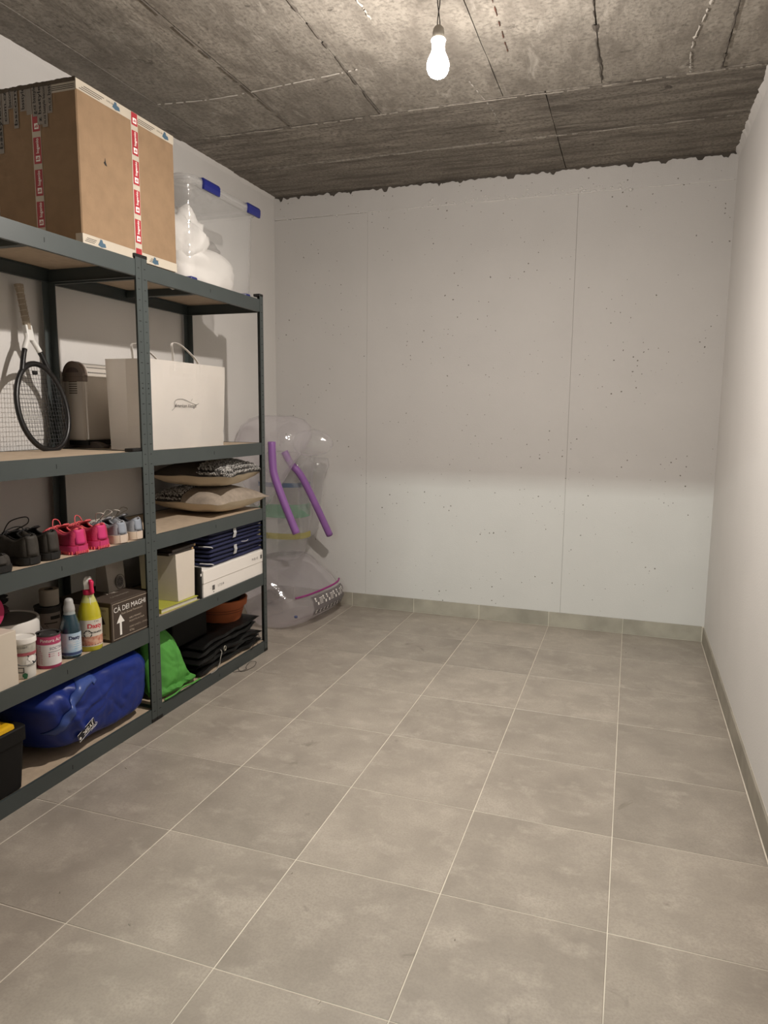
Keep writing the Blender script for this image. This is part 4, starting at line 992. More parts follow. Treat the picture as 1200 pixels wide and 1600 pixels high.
for k in range(9): text_bm(bm, ('%d-%d' % (k * 3 + 1, 40 - k)), f_, .009, align='LEFT', dx=-.054, dy=.070 - k * .0078)
for a, b_ in ((-.012, .040), (-.012, .032), (.022, .036), (.022, .028)): patch(bm, f_, a, a + .005, b_, b_ + .005, 1, .0003); patch(bm, f_, a + .007, a + .020, b_ + .002, b_ + .003, 3, .0003)
mk('pink_print', bm, M('pink_ink', (.46, .06, .15), .5), lb)
f2 = cyl_fn(c, .0412, rad(-30), zf, .0006); bm = B(); text_bm(bm, 'Pintura Acril', f2, .018, .085, dx=.004, dy=.104); mk('tin_lettering', bm, WHITEINK, t)
# white paint tub
c = (-.155, -2.700)
t = thing('paint_tub', 'small white plastic paint tub with dark oval label', 'tub', (c[0], c[1], zf))
bm = B(); lathe(bm, [(.0345, zf), (.0360, zf + .003), (.0390, zf + .128)], c, 32); bt = mk('tub_body', bm, WHITEP, t, smooth=True)
bm = B(); lathe(bm, [(.0400, zf + .124), (.0425, zf + .126), (.0425, zf + .140), (.0405, zf + .144), (.0385, zf + .1445), (.037, zf + .140), (.030, zf + .140)], c, 32); mk('lid', bm, WHITEP, t, smooth=True)
f_ = cyl_fn(c, .0388, rad(-34), zf, .0004)
bm = B(); patch(bm, f_, -.056, .056, .096, .122, 26); mk('picture_band', bm, M('olive_print', (.34, .32, .27), .6, col2=(.55, .52, .46), vs=45), bt)
bm = B(); patch(bm, f_, -.056, .056, .083, .094, 26, .0001); mk('red_band', bm, M('dull_red_ink', (.42, .10, .12), .5), bt)
bm = B(); polypatch(bm, f_, [(.052 * cos(a) + .006, .066 + .018 * sin(a)) for a in [2 * pi * k / 28 for k in range(28)]], .0006); mk('dark_oval', bm, M('slate_ink', (.03, .035, .045), .5), bt)
bm = B(); text_bm(bm, 'BA', f_, .018, dx=.010, dy=.060, ext=.0012, bold=.0006)
polypatch(bm, f_, [(.018 + .012 * cos(a), .072 + .011 * sin(a)) for a in [2 * pi * k / 14 for k in range(14)]], .0011); mk('label_lettering', bm, WHITEINK, bt)
bm = B(); text_bm(bm, 'DECOART', f_, .011, .04, dx=-.014, dy=.113, ext=.0006); text_bm(bm, 'S', f_, .016, dx=-.034, dy=.100, bold=.001, ext=.0006); patch(bm, f_, .000, .030, .044, .0452, 8, .0003)
for u0, u1, v0, v1 in ((-.030, -.008, .040, .0425), (-.030, -.008, .024, .0265), (-.030, -.0275, .024, .0425), (-.0105, -.008, .024, .0425)): patch(bm, f_, u0, u1, v0, v1, 4, .0003)
mk('label_print', bm, INK, bt)
bm = B(); polypatch(bm, f_, [(-.006 + .008 * cos(a) * (1 + .2 * (k % 2)), .014 + .008 * sin(a) * (1 + .2 * (k % 2))) for k, a in enumerate([2 * pi * k / 12 for k in range(12)])], .0005); patch(bm, f_, -.010, .0, .002, .008, 2, .0003); mk('green_tree_mark', bm, M('green_ink', (.03, .14, .06), .6), bt)
# big white bucket
c = (-.335, -2.610)
t = thing('paint_bucket', 'large paint bucket with white rimmed grey lid behind the small tubs', 'bucket', (c[0], c[1], zf))
bm = B(); lathe(bm, [(.098, zf), (.102, zf + .004), (.108, zf + .105)], c, 40); bk = mk('bucket_body', bm, M('orange_brown_print', (.30, .085, .03), .5, var=.1), t, smooth=True)
bm = B(); lathe(bm, [(.112, zf + .100), (.1165, zf + .104), (.1185, zf + .158), (.116, zf + .164), (.111, zf + .1645), (.108, zf + .160)], c, 40, cap=False); mk('lid_rim', bm, WHITEP, t, smooth=True)
bm = B(); lathe(bm, [(.111, zf + .156), (.109, zf + .160), (.02, zf + .160)], c, 40); mk('lid', bm, M('lid_grey', (.17, .155, .14), .55), t, smooth=True)
f_ = cyl_fn(c, .109, rad(-25), zf, .0008); bm = B(); text_bm(bm, 'OTUN', f_, .050, .13, bold=.003, dx=.00, dy=.074); mk('bucket_lettering', bm, INK, bk)
bm = B(); tube(bm, spline([(c[0] + .06, c[1] + .098, zf + .125), (c[0] + .09, c[1] + .09, zf + .10), (c[0] + .10, c[1] + .08, zf + .06), (c[0] + .11, c[1] + .06, zf + .045)], 6), .0012, 5); mk('wire_handle', bm, M('wire_steel', (.25, .24, .23), .4, metal=.8), t)
# white carton at the photo's edge, with a pink disc standing behind it
bm = B(); box(bm, -.33, -.113, -2.98, -2.766, zf, .622, .0015); o = mk('white_carton', bm, M('ivory_card', (.60, .53, .44), .7, var=.04)); tag(o, 'plain ivory carton at the end of the fourth shelf, under the pink disc', 'box')
bm = B(); lathe(bm, [(.030, -.009), (.056, -.009), (.060, -.004), (.060, .004), (.056, .009), (.030, .010)], (0, 0), 36)
bmesh.ops.transform(bm, matrix=Matrix.Translation((-.19, -2.802, .6225 + .0605)) @ Matrix.Rotation(rad(82), 4, 'Y'), verts=bm.verts)
o = mk('pink_disc', bm, M('magenta_felt', (.42, .022, .095), .75, var=.08), smooth=True); tag(o, 'magenta round disc standing on the ivory carton', 'disc')
bm = B(); blob(bm, (-.41, -2.585, zf + .175), (.05, .055, .020), amp=.01, seed=2); o = mk('purple_rag', bm, M('purple_rag', (.075, .03, .04), .9), smooth='all'); tag(o, 'crumpled dark purple rag on the bucket lid', 'cloth')
bm = B(); blob(bm, (-.42, -2.575, zf + .215), (.045, .045, .026), amp=.012, seed=4); o = mk('black_glove', bm, M('black_glove', (.012, .011, .011), .8), smooth='all'); tag(o, 'crumpled black glove lying on the purple rag', 'glove')
# dark tin with a white roll on it
c = (-.375, -2.362)
t = thing('paint_can', 'dark grey paint can with white label behind the blue bottle', 'can', (c[0], c[1], zf))
bm = B(); lathe(bm, [(.048, zf), (.050, zf + .003), (.050, zf + .140), (.0525, zf + .142), (.0525, zf + .148), (.048, zf + .148), (.045, zf + .145)], c, 32); mk('can', bm, M('can_dark', (.045, .042, .04), .45), t, smooth=True)
f_ = cyl_fn(c, .050, rad(-40), zf, .0006); bm = B(); patch(bm, f_, -.05, .05, .055, .125, 20); lb = mk('label', bm, M('can_label', (.30, .27, .245), .6), t, smooth='all')
bm = B(); patch(bm, f_, .004, .045, .098, .112, 10, .0004); polypatch(bm, f_, [(-.03, .062), (-.005, .068), (-.012, .078), (-.03, .072)], .0004); patch(bm, f_, -.02, .03, .082, .086, 8, .0004); mk('label_print', bm, INK, lb)
c = (-.375, -2.352); zr = zf + .1485
t = thing('tape_roll', 'thick white paper roll standing on the dark paint can', 'roll', (c[0], c[1], zr))
bm = B(); lathe(bm, [(.018, zr), (.036, zr), (.037, zr + .004), (.037, zr + .060), (.036, zr + .064), (.018, zr + .064), (.018, zr)], c, 30, cap=False); mk('roll_body', bm, M('roll_paper', (.46, .41, .34), .8), t, smooth=True)
bm = B(); lathe(bm, [(.0175, zr + .001), (.0175, zr + .063), (.015, zr + .063), (.015, zr + .001)], c, 24, cap=False); mk('roll_core', bm, CARDD, t)

# ------------------------------------------------------------------ tier 4 of the farther unit
zf = R4 - .0012
t = thing('flat_white_box', 'long flat white box with lid seam and small black print', 'box', (-.30, -1.34, zf))
fx0, fx1, fy0, fy1, fz1 = -.480, -.112, -1.652, -1.028, zf + .135
bm = B(); box(bm, fx0 + .002, fx1 - .003, fy0 + .002, fy1 - .002, zf, zf + .072, .0015); mk('tray', bm, PAPER, t)
bm = B(); box(bm, fx0, fx1, fy0, fy1, zf + .070, fz1, .0015); mk('lid', bm, PAPER, t)
A = plane_fn((fx1 - .003, fy0, zf), (0, 1, 0), (0, 0, 1)); A2 = plane_fn((fx1, fy0, zf), (0, 1, 0), (0, 0, 1))
bm = B(); text_bm(bm, '1739', A, .018, .055, dx=.155, dy=.034); patch(bm, A, .078, .100, .022, .046, 1, .0003); text_bm(bm, '-', A, .018, dx=.062, dy=.036)
text_bm(bm, 'M.B.12', A2, .018, .065, dx=.50, dy=.100); patch(bm, A2, .558, .578, .090, .112, 1, .0003); polypatch(bm, A2, [(.564, .116), (.572, .116), (.568, .124)], .0003); polypatch(bm, A, [(.084, .010), (.094, .010), (.089, .018)], .0003); mk('small_print', bm, M('grey_print', (.13, .12, .115), .6), t)
# navy seat pads, folded and stacked
NAVY = M('navy_canvas', (.020, .024, .072), .8, var=.12, bump=.35, bs=160); TIE = M('white_tie', (.62, .62, .63), .8)
zq = fz1 + .0005
labs = ('folded navy seat pad at the bottom of the stack, on the flat white box', 'folded navy seat pad, second from the bottom of the stack', 'folded navy seat pad, third from the bottom of the stack', 'folded navy seat pad at the top of the stack')
for k in range(4):
    h = .0425; t = thing('seat_pad', labs[k], 'cushion', (-.31, -1.30, zq), (0, 0, rad((0.8, -1, .6, -.4)[k])), 'navy folded seat pads')
    x1, ya_, yb_ = .180 + (.004, .010, .0, .006)[k], -.272 + .006 * (k % 2), (.268, .258, .272, .262)[k]
    for lv in (0, 1):
        bm = B(); z0, z1 = lv * h / 2, (lv + 1) * h / 2 - .0008; n_ = 18
        def sec(y, k_):
            e = .5 + .5 * math.sqrt(max(0, 1 - (2 * (y - ya_) / (yb_ - ya_) - 1) ** 12)); j = .004 * noise.noise(Vector((y * 9, k_ + lv * 3, 0)))
            zc, hz = (z0 + z1) / 2, (z1 - z0) / 2 * e
            return [(-.17, y, zc - hz), (x1 - .022 + j, y, zc - hz), (x1 - .006 + j, y, zc - hz * .75), (x1 + j, y, zc), (x1 - .006 + j, y, zc + hz * .75), (x1 - .022 + j, y, zc + hz), (-.17, y, zc + hz)]
        loft(bm, [sec(ya_ + (yb_ - ya_) * i / n_, k) for i in range(n_ + 1)]); mk('pad_fold', bm, NAVY, t, smooth=True, local=True)
    if k in (1, 3):
        bm = B(); loft(bm, [[(x1 + .0045 + d + .003 * sin(z * 150), -.045 + a + z * .12, z) for d, a in ((0, -.013), (.0015, -.013), (.0015, .013), (0, .013))] for z in (-.012, .0, .012, .024, .036)]); mk('white_strap', bm, TIE, t, local=True)
    if k in (0, 2):
        bm = B(); tube(bm, spline([(x1 - .06, ya_ - .004, .016), (x1 - .02, ya_ - .010, .018), (x1 + .004, ya_ + .002, .016), (x1 + .006, ya_ + .015, .010)], 6), .0045, 7, flat=.6); mk('tie_cord', bm, TIE, t, smooth='all', local=True)
    if k == 1: bm = B(); tube(bm, spline([(x1 + .002, .02, .042), (x1 + .012, .05, .040), (x1 + .010, .075, .043)], 5), .0018, 5); mk('tie_cord', bm, TIE, t, smooth='all', local=True)
    zq += h + .0004
# black folder, white card box, yellow book, dark frames
t = thing('black_folder', 'narrow black folder standing between the ivory card box and flat white box', 'folder', (-.24, -1.663, zf))
bm = B(); box(bm, -.42, -.118, -1.671, -1.656, zf, zf + .155, .002); mk('folder_cover', bm, BLACKP, t)
bm = B(); box(bm, -.1182, -.1174, -1.669, -1.660, zf + .112, zf + .124); mk('white_badge', bm, WHITEINK, t)
t = thing('yellow_book', 'lime yellow book lying under the ivory card box', 'book', (-.25, -1.80, zf), (0, 0, rad(-3)))
LIMEY = M('lime_cover', (.42, .42, .06), .5, var=.06)
bm = B(); box(bm, -.20, .125, -.150, .118, 0, .0022, .0006); box(bm, -.20, .125, -.150, .118, .0205, .0225, .0006); box(bm, -.20, .125, -.152, -.149, 0, .0225, .0006); mk('cover', bm, LIMEY, t, local=True)
bm = B(); box(bm, -.195, .120, -.148, .113, .0024, .0203); mk('pages', bm, M('book_pages', (.66, .62, .52), .8, stretch=(1, 1, 30), vs=20), t, local=True)
zb_ = zf + .0235
t = thing('card_box', 'tall ivory card box standing on the yellow book', 'box', (-.23, -1.765, zb_))
def cb(z, g_): k = (z - zb_) / .225; return [(-.138 - g_, -1.823 - .012 * k + g_, z), (-.138 - g_, -1.692 + .008 * k - g_, z), (-.34 + g_, -1.692 + .008 * k - g_, z), (-.34 + g_, -1.823 - .012 * k + g_, z)]
bm = B(); loft(bm, [cb(zb_, 0), cb(zb_ + .225, 0), cb(zb_ + .225, .003), cb(zb_ + .01, .003)]); mk('card_shell', bm, M('ivory_board', (.72, .65, .56), .7, var=.03), t)
t = thing('picture_frame', 'dark wooden frame lying on the ivory card box, the upper of two', 'frame', (-.26, -1.76, zb_ + .2405), (0, 0, rad(3))); FR = M('dark_frame', (.035, .025, .020), .45); GOLD = M('gold_edge', (.45, .30, .14), .45)
def frame_(t_, z0, dx=0.0):
    bm_ = B()
    for a, b_, c_, d_ in ((-.17, .125, -.115, -.090), (-.17, .125, .055, .080), (-.17, -.145, -.090, .055), (.100, .125, -.090, .055)): box(bm_, a, b_, c_, d_, 0, .012, .001)
    mk('moulding', bm_, FR, t_, local=True); bm_ = B(); box(bm_, -.146, .101, -.091, .056, .002, .006); mk('backing', bm_, BLACKP, t_, local=True)
    bm_ = B(); box(bm_, .1235, .1262, .066, .079, .001, .011); mk('gilt_corner', bm_, GOLD, t_, local=True)
frame_(t, 0)
t = thing('picture_frame', 'dark wooden frame lying on the ivory card box, the lower of two', 'frame', (-.265, -1.770, zb_ + .2258), (0, 0, rad(1))); frame_(t, 0)

# ------------------------------------------------------------------ bottom tier of the nearer unit
zg = L5 - .0012
t = thing('tool_crate', 'black plastic crate with ribbed yellow lid on the bottom shelf', 'crate', (-.26, -2.88, zg))
tx0, tx1, ty0, ty1, tz1 = -.46, -.100, -3.000, -2.752, .286
bm = B(); loft(bm, [rrect(tx0 + d, tx1 - d, ty0 + d, ty1 - d, .022, z, 4) for z, d in ((zg, .022), (zg + .006, .016), (tz1 - .052, .006), (tz1 - .05, 0), (tz1 - .004, 0), (tz1, .004))]); mk('crate_body', bm, M('crate_black', (.007, .0065, .006), .6, var=.1, spec=.2), t, smooth=True)
YEL = M('yellow_plastic', (.72, .42, .012), .4, var=.05); bm = B()
loft(bm, [rrect(tx0 + .03 + d, tx1 - .010 - d, ty0 + .02 + d, ty1 - .040 - d, .012, z, 3) for z, d in ((tz1 - .030, -.002), (tz1 - .010, 0), (tz1 + .012, .002), (tz1 + .016, .012))]); ld = mk('lid', bm, YEL, t)
for k in range(4): bm = B(); box(bm, tx0 + .06, tx1 - .045, ty0 + .035 + k * .042, ty0 + .057 + k * .042, tz1 + .014, tz1 + .022, .003); mk('lid_rib', bm, YEL, ld)
t = thing('blue_bag', 'big glossy blue carrier bag lying on the bottom shelf', 'bag', (-.3, -2.38, zg))
BLUEB = M('blue_woven_plastic', (.008, .026, .205), .42, var=.12, vs=9, bump=.35, bs=22, spec=.4)
poly = [(-2.715, .318), (-2.655, .205), (-2.600, .092), (-2.50, .078), (-2.28, .064), (-2.10, .066), (-2.072, .10), (-2.060, .31), (-2.10, .355), (-2.25, .362), (-2.45, .362), (-2.60, .360), (-2.67, .345)]
def bfold(u, v):
    a = .020 * math.exp(-((u + 2.56 + (v - .25) * .55) / .022) ** 2) * (1 if v > .16 else .3) - .010 * math.exp(-((u + 2.51 + (v - .2) * .4) / .022) ** 2) * (1 if v > .22 else 0)
    return a + .012 * math.exp(-((v - .23 - (u + 2.5) * .25) / .012) ** 2) * math.exp(-((u + 2.5) / .12) ** 2)
bm = B(); puffy(bm, poly, lambda u, v, w: Vector((-.285 + w + (0 if w <= 0 else min(1, w / .1) * (-.004 * (1 - min(1, (v - .06) / .10)) + .012 * min(1, max(0, (v - .10) / .10)) * min(1, max(0, (.36 - v) / .06)))), u, v)), .177, .10, 14.0, n=84, m=26, amp=.010, fs=9, folds=bfold); bvh = BVHTree.FromBMesh(bm); mk('bag_body', bm, BLUEB, t, smooth='all')
def on_bag(y, z, e):
    h_ = bvh.ray_cast(Vector((.5, y, z)), Vector((-1, 0, 0)))[0]
    return Vector(((h_.x if h_ else -.17) + e, y, z))
bm = B(); P = spline([(-2.615, .175, 0), (-2.590, .225, 0), (-2.545, .275, 0), (-2.490, .325, 0), (-2.440, .340, 0), (-2.425, .315, 0)], 6); rows = []
for k, p in enumerate(P):
    tt_ = (P[min(k + 1, len(P) - 1)] - P[max(0, k - 1)]).normalized(); nn_ = Vector((-tt_.y, tt_.x, 0)); q = k / (len(P) - 1); wv = .012 + .010 * sin(pi * q)
    rows.append([on_bag(p.x + nn_.x * a * wv, p.y + nn_.y * a * wv, .002 + .010 * (1 - abs(a)) * sin(pi * q)) for a in (-1, -.5, 0, .5, 1)])
loft(bm, rows, cap=False, closed=False); hd = mk('bag_handle', bm, M('blue_handle', (.045, .085, .30), .35, var=.1), t, smooth='all'); md = hd.modifiers.new('thick', 'SOLIDIFY'); md.thickness = .002
JP0 = plane_fn((0, -2.490, .150), (0, -.86, -.50), (0, .50, -.86), (1, 0, 0))
def bx_(a, b_):
    p = JP0(a, b_); h_ = bvh.ray_cast(Vector((.5, p.y, p.z)), Vector((-1, 0, 0)))[0]
    return h_.x if h_ else -.15
jb = max(-.3, min(.3, (bx_(.035, 0) - bx_(-.035, 0)) / .07)); jc = max(-.25, min(.25, (bx_(0, .018) - bx_(0, -.018)) / .036))
ja = sorted(bx_(a, b_) - jb * a - jc * b_ for a in (-.04, -.02, 0, .02, .04) for b_ in (-.018, 0, .018))[-2]
def JP(a, b_, e=0.0):                                        # the stiff printed patch lies flat on the bag's front
    p = JP0(a, b_); return Vector((ja + jb * a + jc * b_ + .001 + e, p.y, p.z))
bm = B(); patch(bm, JP, -.043, .043, -.019, .019, 10, .0, 6); lb = mk('logo_patch', bm, M('logo_black', (.012, .013, .02), .5), t)
bm = B(); text_bm(bm, 'JYSK', JP, .036, .060, bold=.0012, dx=-.008, dy=.0, ext=.0016)
for a in (([(-.044, -.02), (.044, -.02), (.044, .02), (-.044, .02)]),): tube(bm, [JP(p[0], p[1], .0008) for p in a], .0009, 4, True)
polypatch(bm, JP, [(.036 + .005 * cos(a), .006 + .008 * sin(a)) for a in [2 * pi * k / 12 for k in range(12)]], .0007)
tube(bm, [JP(p.x, p.y, .0009) for p in spline([(-.044, .012, 0), (-.052, .022, 0), (-.040, .028, 0), (-.022, .026, 0), (-.016, .032, 0)], 5)], .0009, 4); mk('logo_lettering', bm, WHITEINK, lb)
bm = B(); blob(bm, (-.455, -2.125, zg + .045), (.05, .060, .055), amp=.012, seed=12, flatz=zg); o = mk('black_cloth', bm, M('black_cloth', (.013, .012, .012), .9), smooth='all'); tag(o, 'crumpled black cloth behind the blue bag beside the post', 'cloth')

# ------------------------------------------------------------------ bottom tier of the farther unit
zg = R5 - .0012
t = thing('green_bag', 'bright green fabric bag leaning out of the bottom shelf', 'bag', (-.16, -1.87, zg))
GRN = M('green_nonwoven', (.095, .36, .060), .7, var=.10, vs=14, bump=.3, bs=60)
poly = [(-1.992, .064), (-1.93, .056), (-1.845, .062), (-1.775, .058), (-1.690, .060), (-1.735, .12), (-1.760, .20), (-1.765, .27), (-1.790, .318), (-1.835, .355), (-1.905, .388), (-1.985, .380), (-1.993, .25)]
def gfold(u, v):
    ct = .018 * math.exp(-((u + 1.875 + .01 * sin(v * 20)) / .008) ** 2)
    ed = -.012 * math.exp(-((u + 1.792 + .10 * (v - .2) + .012 * sin(v * 26)) / .010) ** 2)
    return ct * .6 + ed + .008 * math.exp(-((v - .085 - .02 * sin(u * 30)) / .008) ** 2)
bm = B(); puffy(bm, poly, lambda u, v, w: Vector((-.185 - (.05 * (v - .06) / .3) + w + (.030 if v < .10 and w > 0 else 0) , u, v)), .085, .10, 3.2, n=72, m=20, amp=.006, fs=12, folds=gfold); mk('bag_body', bm, GRN, t, smooth='all')
bm = B(); tube(bm, spline([(-.107, -1.992, .072), (-.096, -1.93, .078), (-.094, -1.86, .088), (-.097, -1.79, .078), (-.115, -1.700, .066)], 8), .004, 6); mk('bottom_seam', bm, GRN, t, smooth='all')
t = thing('folded_tarp', 'black folded tarpaulin with a metal eyelet and a cord on the bottom shelf', 'tarp', (-.3, -1.38, zg))
TARP = M('black_tarp', (.006, .0058, .0055), .42, var=.1, bump=.7, bs=16, spec=.2)
zt = zg
for k, (yL, yR, hh_, xf, dz) in enumerate(((-1.690, -1.052, .030, -.118, 0), (-1.700, -1.065, .028, -.124, .002), (-1.705, -1.085, .030, -.116, .002), (-1.68, -1.075, .030, -.130, .003), (-1.64, -1.062, .026, -.138, .004))):
    bm = B(); n_ = 26; rows = []
    for i in range(n_ + 1):
        y = yL + (yR - yL) * i / n_; e = math.sqrt(max(.02, 1 - abs(2 * i / n_ - 1) ** 9)); wv = noise.noise(Vector((y * 7, k * 2.7, 0))); x1 = xf + .022 * wv - .01 + .008 * noise.noise(Vector((y * 21, k * 5.1, 3)))
        sag = .016 * noise.noise(Vector((y * 6, k + 9, 2))) * min(1, k * .6) + (.016 * (i / n_ - .4) * (k >= 3)); h2 = hh_ / 2 * e; zc = zt + hh_ / 2 + dz + max(sag, -.004)
        rows.append([(-.48, y, zc - h2), (x1 - .03, y, zc - h2), (x1 - .008, y, zc - h2 * .8), (x1, y, zc), (x1 - .008, y, zc + h2 * .8), (x1 - .03, y, zc + h2), (x1 - .12, y, zc + h2 + .012 * noise.noise(Vector((y * 12, k, 5)))), (-.30, y, zc + h2 + .008 * noise.noise(Vector((y * 9, k, 8)))), (-.48, y, zc + h2)])
    loft(bm, rows); mk('tarp_layer', bm, TARP, t, smooth=True); zt += hh_ - .001
bm = B()
for k in range(24):
    a = 2 * pi * k / 24
EY = (-.111, -1.478, .150)
bm = B(); tube(bm, [(EY[0] + .001, EY[1] + .0095 * cos(2 * pi * k / 20), EY[2] + .012 * sin(2 * pi * k / 20)) for k in range(20)], .0028, 8, True); mk('eyelet', bm, M('brass_eyelet', (.50, .48, .40), .35, metal=.6), t, smooth='all')
bm = B(); tube(bm, spline([(-.118, -1.508, .150), (-.106, -1.515, .140), (-.103, -1.535, .112), (-.104, -1.540, .090), (-.102, -1.575, .068), (-.112, -1.610, .061)], 8), .0022, 6); mk('cord', bm, M('cord_grey', (.40, .38, .34), .8), t, smooth='all')
bm = B()
for pts in ([(-.12, -1.16, .10), (-.100, -1.20, .085), (-.098, -1.235, .065), (-.104, -1.19, .070)], [(-.13, -1.10, .12), (-.104, -1.13, .10), (-.10, -1.15, .088)], [(-.125, -1.055, .175), (-.112, -1.040, .165), (-.118, -1.036, .15)], [(-.12, -1.25, .11), (-.104, -1.21, .112), (-.106, -1.17, .12)]): tube(bm, spline(pts, 8), .0014, 5)
mk('tie_string', bm, BLKD, t, smooth='all')
# terracotta pot with a dark pot in it
c = (-.325, -1.172); zp = zg + .146
TER = M('terracotta', (.36, .095, .030), .75, var=.12, vs=10, bump=.15)
t = thing('plant_pot', 'orange terracotta pot behind the black tarpaulin', 'pot', (c[0], c[1], zp))
bm = B(); lathe(bm, [(.112, zp), (.134, zp + .085), (.146, zp + .086), (.150, zp + .122), (.141, zp + .124), (.128, zp + .085), (.100, zp + .01)], c, 40); p = mk('pot_body', bm, TER, t, smooth=True)
for z in (.052, .066): bm = B(); lathe(bm, [(.1255 + (z - .052) * .26, zp + z), (.1275 + (z - .052) * .26, zp + z + .002), (.1255 + (z - .052) * .26, zp + z + .004)], c, 40, cap=False); mk('pot_groove', bm, M('terracotta_dark', (.10, .03, .014), .8), p)
bm = B(); lathe(bm, [(.100, zp + .095), (.124, zp + .150), (.124, zp + .158), (.114, zp + .158), (.100, zp + .105)], c, 36); o = mk('nursery_pot', bm, BLACKP, smooth=True); tag(o, 'dark plastic nursery pot nested in the terracotta pot', 'pot')
bm = B(); box(bm, -.50, -.24, -1.735, -1.44, zg + .146, zg + .30, .008, 2); o = mk('black_case', bm, M('black_case', (.005, .0045, .004), .7, spec=.2)); tag(o, 'black case behind the tarpaulin next to the terracotta pot', 'case')
# loose wire on the floor
bm = B(); tube(bm, spline([(-.115, -1.33, .012), (-.095, -1.375, .0025), (-.065, -1.40, .0022), (-.048, -1.37, .0030), (-.040, -1.31, .0022), (-.060, -1.25, .006), (-.085, -1.27, .010), (-.075, -1.33, .004), (-.055, -1.36, .0055), (-.07, -1.39, .0022), (-.10, -1.42, .0022)], 8), .0013, 5)
o = mk('loose_wire', bm, M('thin_wire', (.055, .048, .04), .5), smooth='all'); tag(o, 'thin dark wire loop lying on the floor before the tarpaulin shelf', 'wire')

# ------------------------------------------------------------------ clear inflatable pool lounger in the corner
FILM = film('clear_vinyl', (.965, .965, .965), .14, .9, .12, (.86, .84, .86), .06)
FILMP = film('pink_clear_vinyl', (.965, .958, .963), .14, .9, .12, (.87, .83, .87), .06)
t = thing('pool_lounger', 'clear inflatable pool lounger with purple tubes slumped in the corner', 'inflatable', (-.33, -.32, 0))
def sect(z, x0, x1, y0, y1, p=2.8, n=36, skew=0.0):
    out = []; cx_, cy_ = (x0 + x1) / 2, (y0 + y1) / 2; a, b_ = (x1 - x0) / 2, (y1 - y0) / 2
    for k in range(n):
        th = 2 * pi * k / n; cs, sn = cos(th), sin(th); u_ = abs(cs) ** (2 / p) * (1 if cs > 0 else -1); v_ = abs(sn) ** (2 / p) * (1 if sn > 0 else -1)
        wr = 1 + .018 * noise.noise(Vector((th * 2.2, z * 9, 1)))
        out.append((cx_ + a * u_ * wr + skew * v_ * b_, cy_ + b_ * v_ * wr, z))
    return out
def stack(rows, **kw): return [sect(*r, **kw) for r in rows]
# backrest
bm = B(); loft(bm, stack([(.36, -.56, -.32, -.31, -.09), (.40, -.575, -.285, -.33, -.06), (.55, -.58, -.25, -.34, -.05), (.72, -.58, -.235, -.34, -.05), (.90, -.58, -.225, -.34, -.05), (1.00, -.58, -.215, -.33, -.05), (1.06, -.57, -.23, -.30, -.07), (1.09, -.53, -.27, -.27, -.10)])); mk('backrest', bm, FILM, t, smooth='all')
# folded-over head end
bm = B(); loft(bm, stack([(.775, -.42, -.35, -.62, -.54), (.83, -.45, -.315, -.66, -.50), (.93, -.50, -.250, -.68, -.44), (1.04, -.55, -.195, -.68, -.39), (1.12, -.57, -.140, -.68, -.35), (1.20, -.57, -.105, -.66, -.31), (1.27, -.56, -.110, -.62, -.31), (1.315, -.52, -.160, -.56, -.33), (1.338, -.46, -.25, -.50, -.36)])); mk('head_end', bm, FILMP, t, smooth='all')
# pillow
bm = B(); blob(bm, (-.100, -.420, 1.168), (.140, .085, .084), n=16, amp=.006, seed=1); mk('headrest_pillow', bm, FILM, t, smooth='all')
bm = B(); loft(bm, stack([(.50, -.33, -.255, -.16, -.05), (.56, -.34, -.215, -.18, -.03), (.80, -.34, -.190, -.19, -.02), (.92, -.33, -.170, -.20, -.02), (1.00, -.32, -.135, -.20, -.02), (1.05, -.30, -.140, -.18, -.03)])); mk('side_wing', bm, FILM, t, smooth='all')
# seat, rolling forward into the thick foot roll
bm = B(); loft(bm, stack([(.003, -.36, -.150, -.655, -.10), (.018, -.42, -.095, -.685, -.05), (.060, -.47, -.040, -.705, -.02), (.11, -.50, -.020, -.71, -.01), (.17, -.53, -.030, -.71, -.01), (.24, -.56, -.095, -.70, -.015), (.31, -.57, -.19, -.69, -.02), (.355, -.57, -.25, -.68, -.03), (.385, -.54, -.30, -.65, -.06)], p=3.2, skew=.10)); mk('seat_roll', bm, FILMP, t, smooth='all')
PURP = M('purple_vinyl', (.27, .115, .36), .4, var=.08, spec=.5)
bm = B(); P = spline([(-.320, -.38, 1.105), (-.280, -.37, 1.03), (-.218, -.34, .945), (-.150, -.27, .755), (-.100, -.15, .533)], 7); tube(bm, P, .0235, 14); a1 = mk('purple_tube', bm, PURP, t, smooth='all')
bm = B(); P = spline([(-.262, -.66, 1.18), (-.253, -.67, 1.06), (-.236, -.675, .967), (-.173, -.67, .80), (-.102, -.655, .621)], 7); tube(bm, P, .0245, 14); mk('purple_tube', bm, PURP, t, smooth='all')
def band(z0, z1, col, nm):
    bm_ = B(); R0, R1_ = sect(z0, -.585, -.238, -.346, -.046), sect(z1, -.585, -.238, -.346, -.046); ks = [k % 36 for k in range(20, 38)]
    loft(bm_, [[r_[k] for k in ks] for r_ in (R0, R1_)], cap=False, closed=False); mk('colour_band', bm_, film(nm, tuple(.55 + .45 * c_ for c_ in col), .30, .3, .2, col), t, smooth='all')
band(.865, .895, (.10, .22, .42), 'blue_band'); band(.66, .75, (.30, .58, .40), 'green_band'); band(.515, .555, (.62, .55, .12), 'yellow_band')
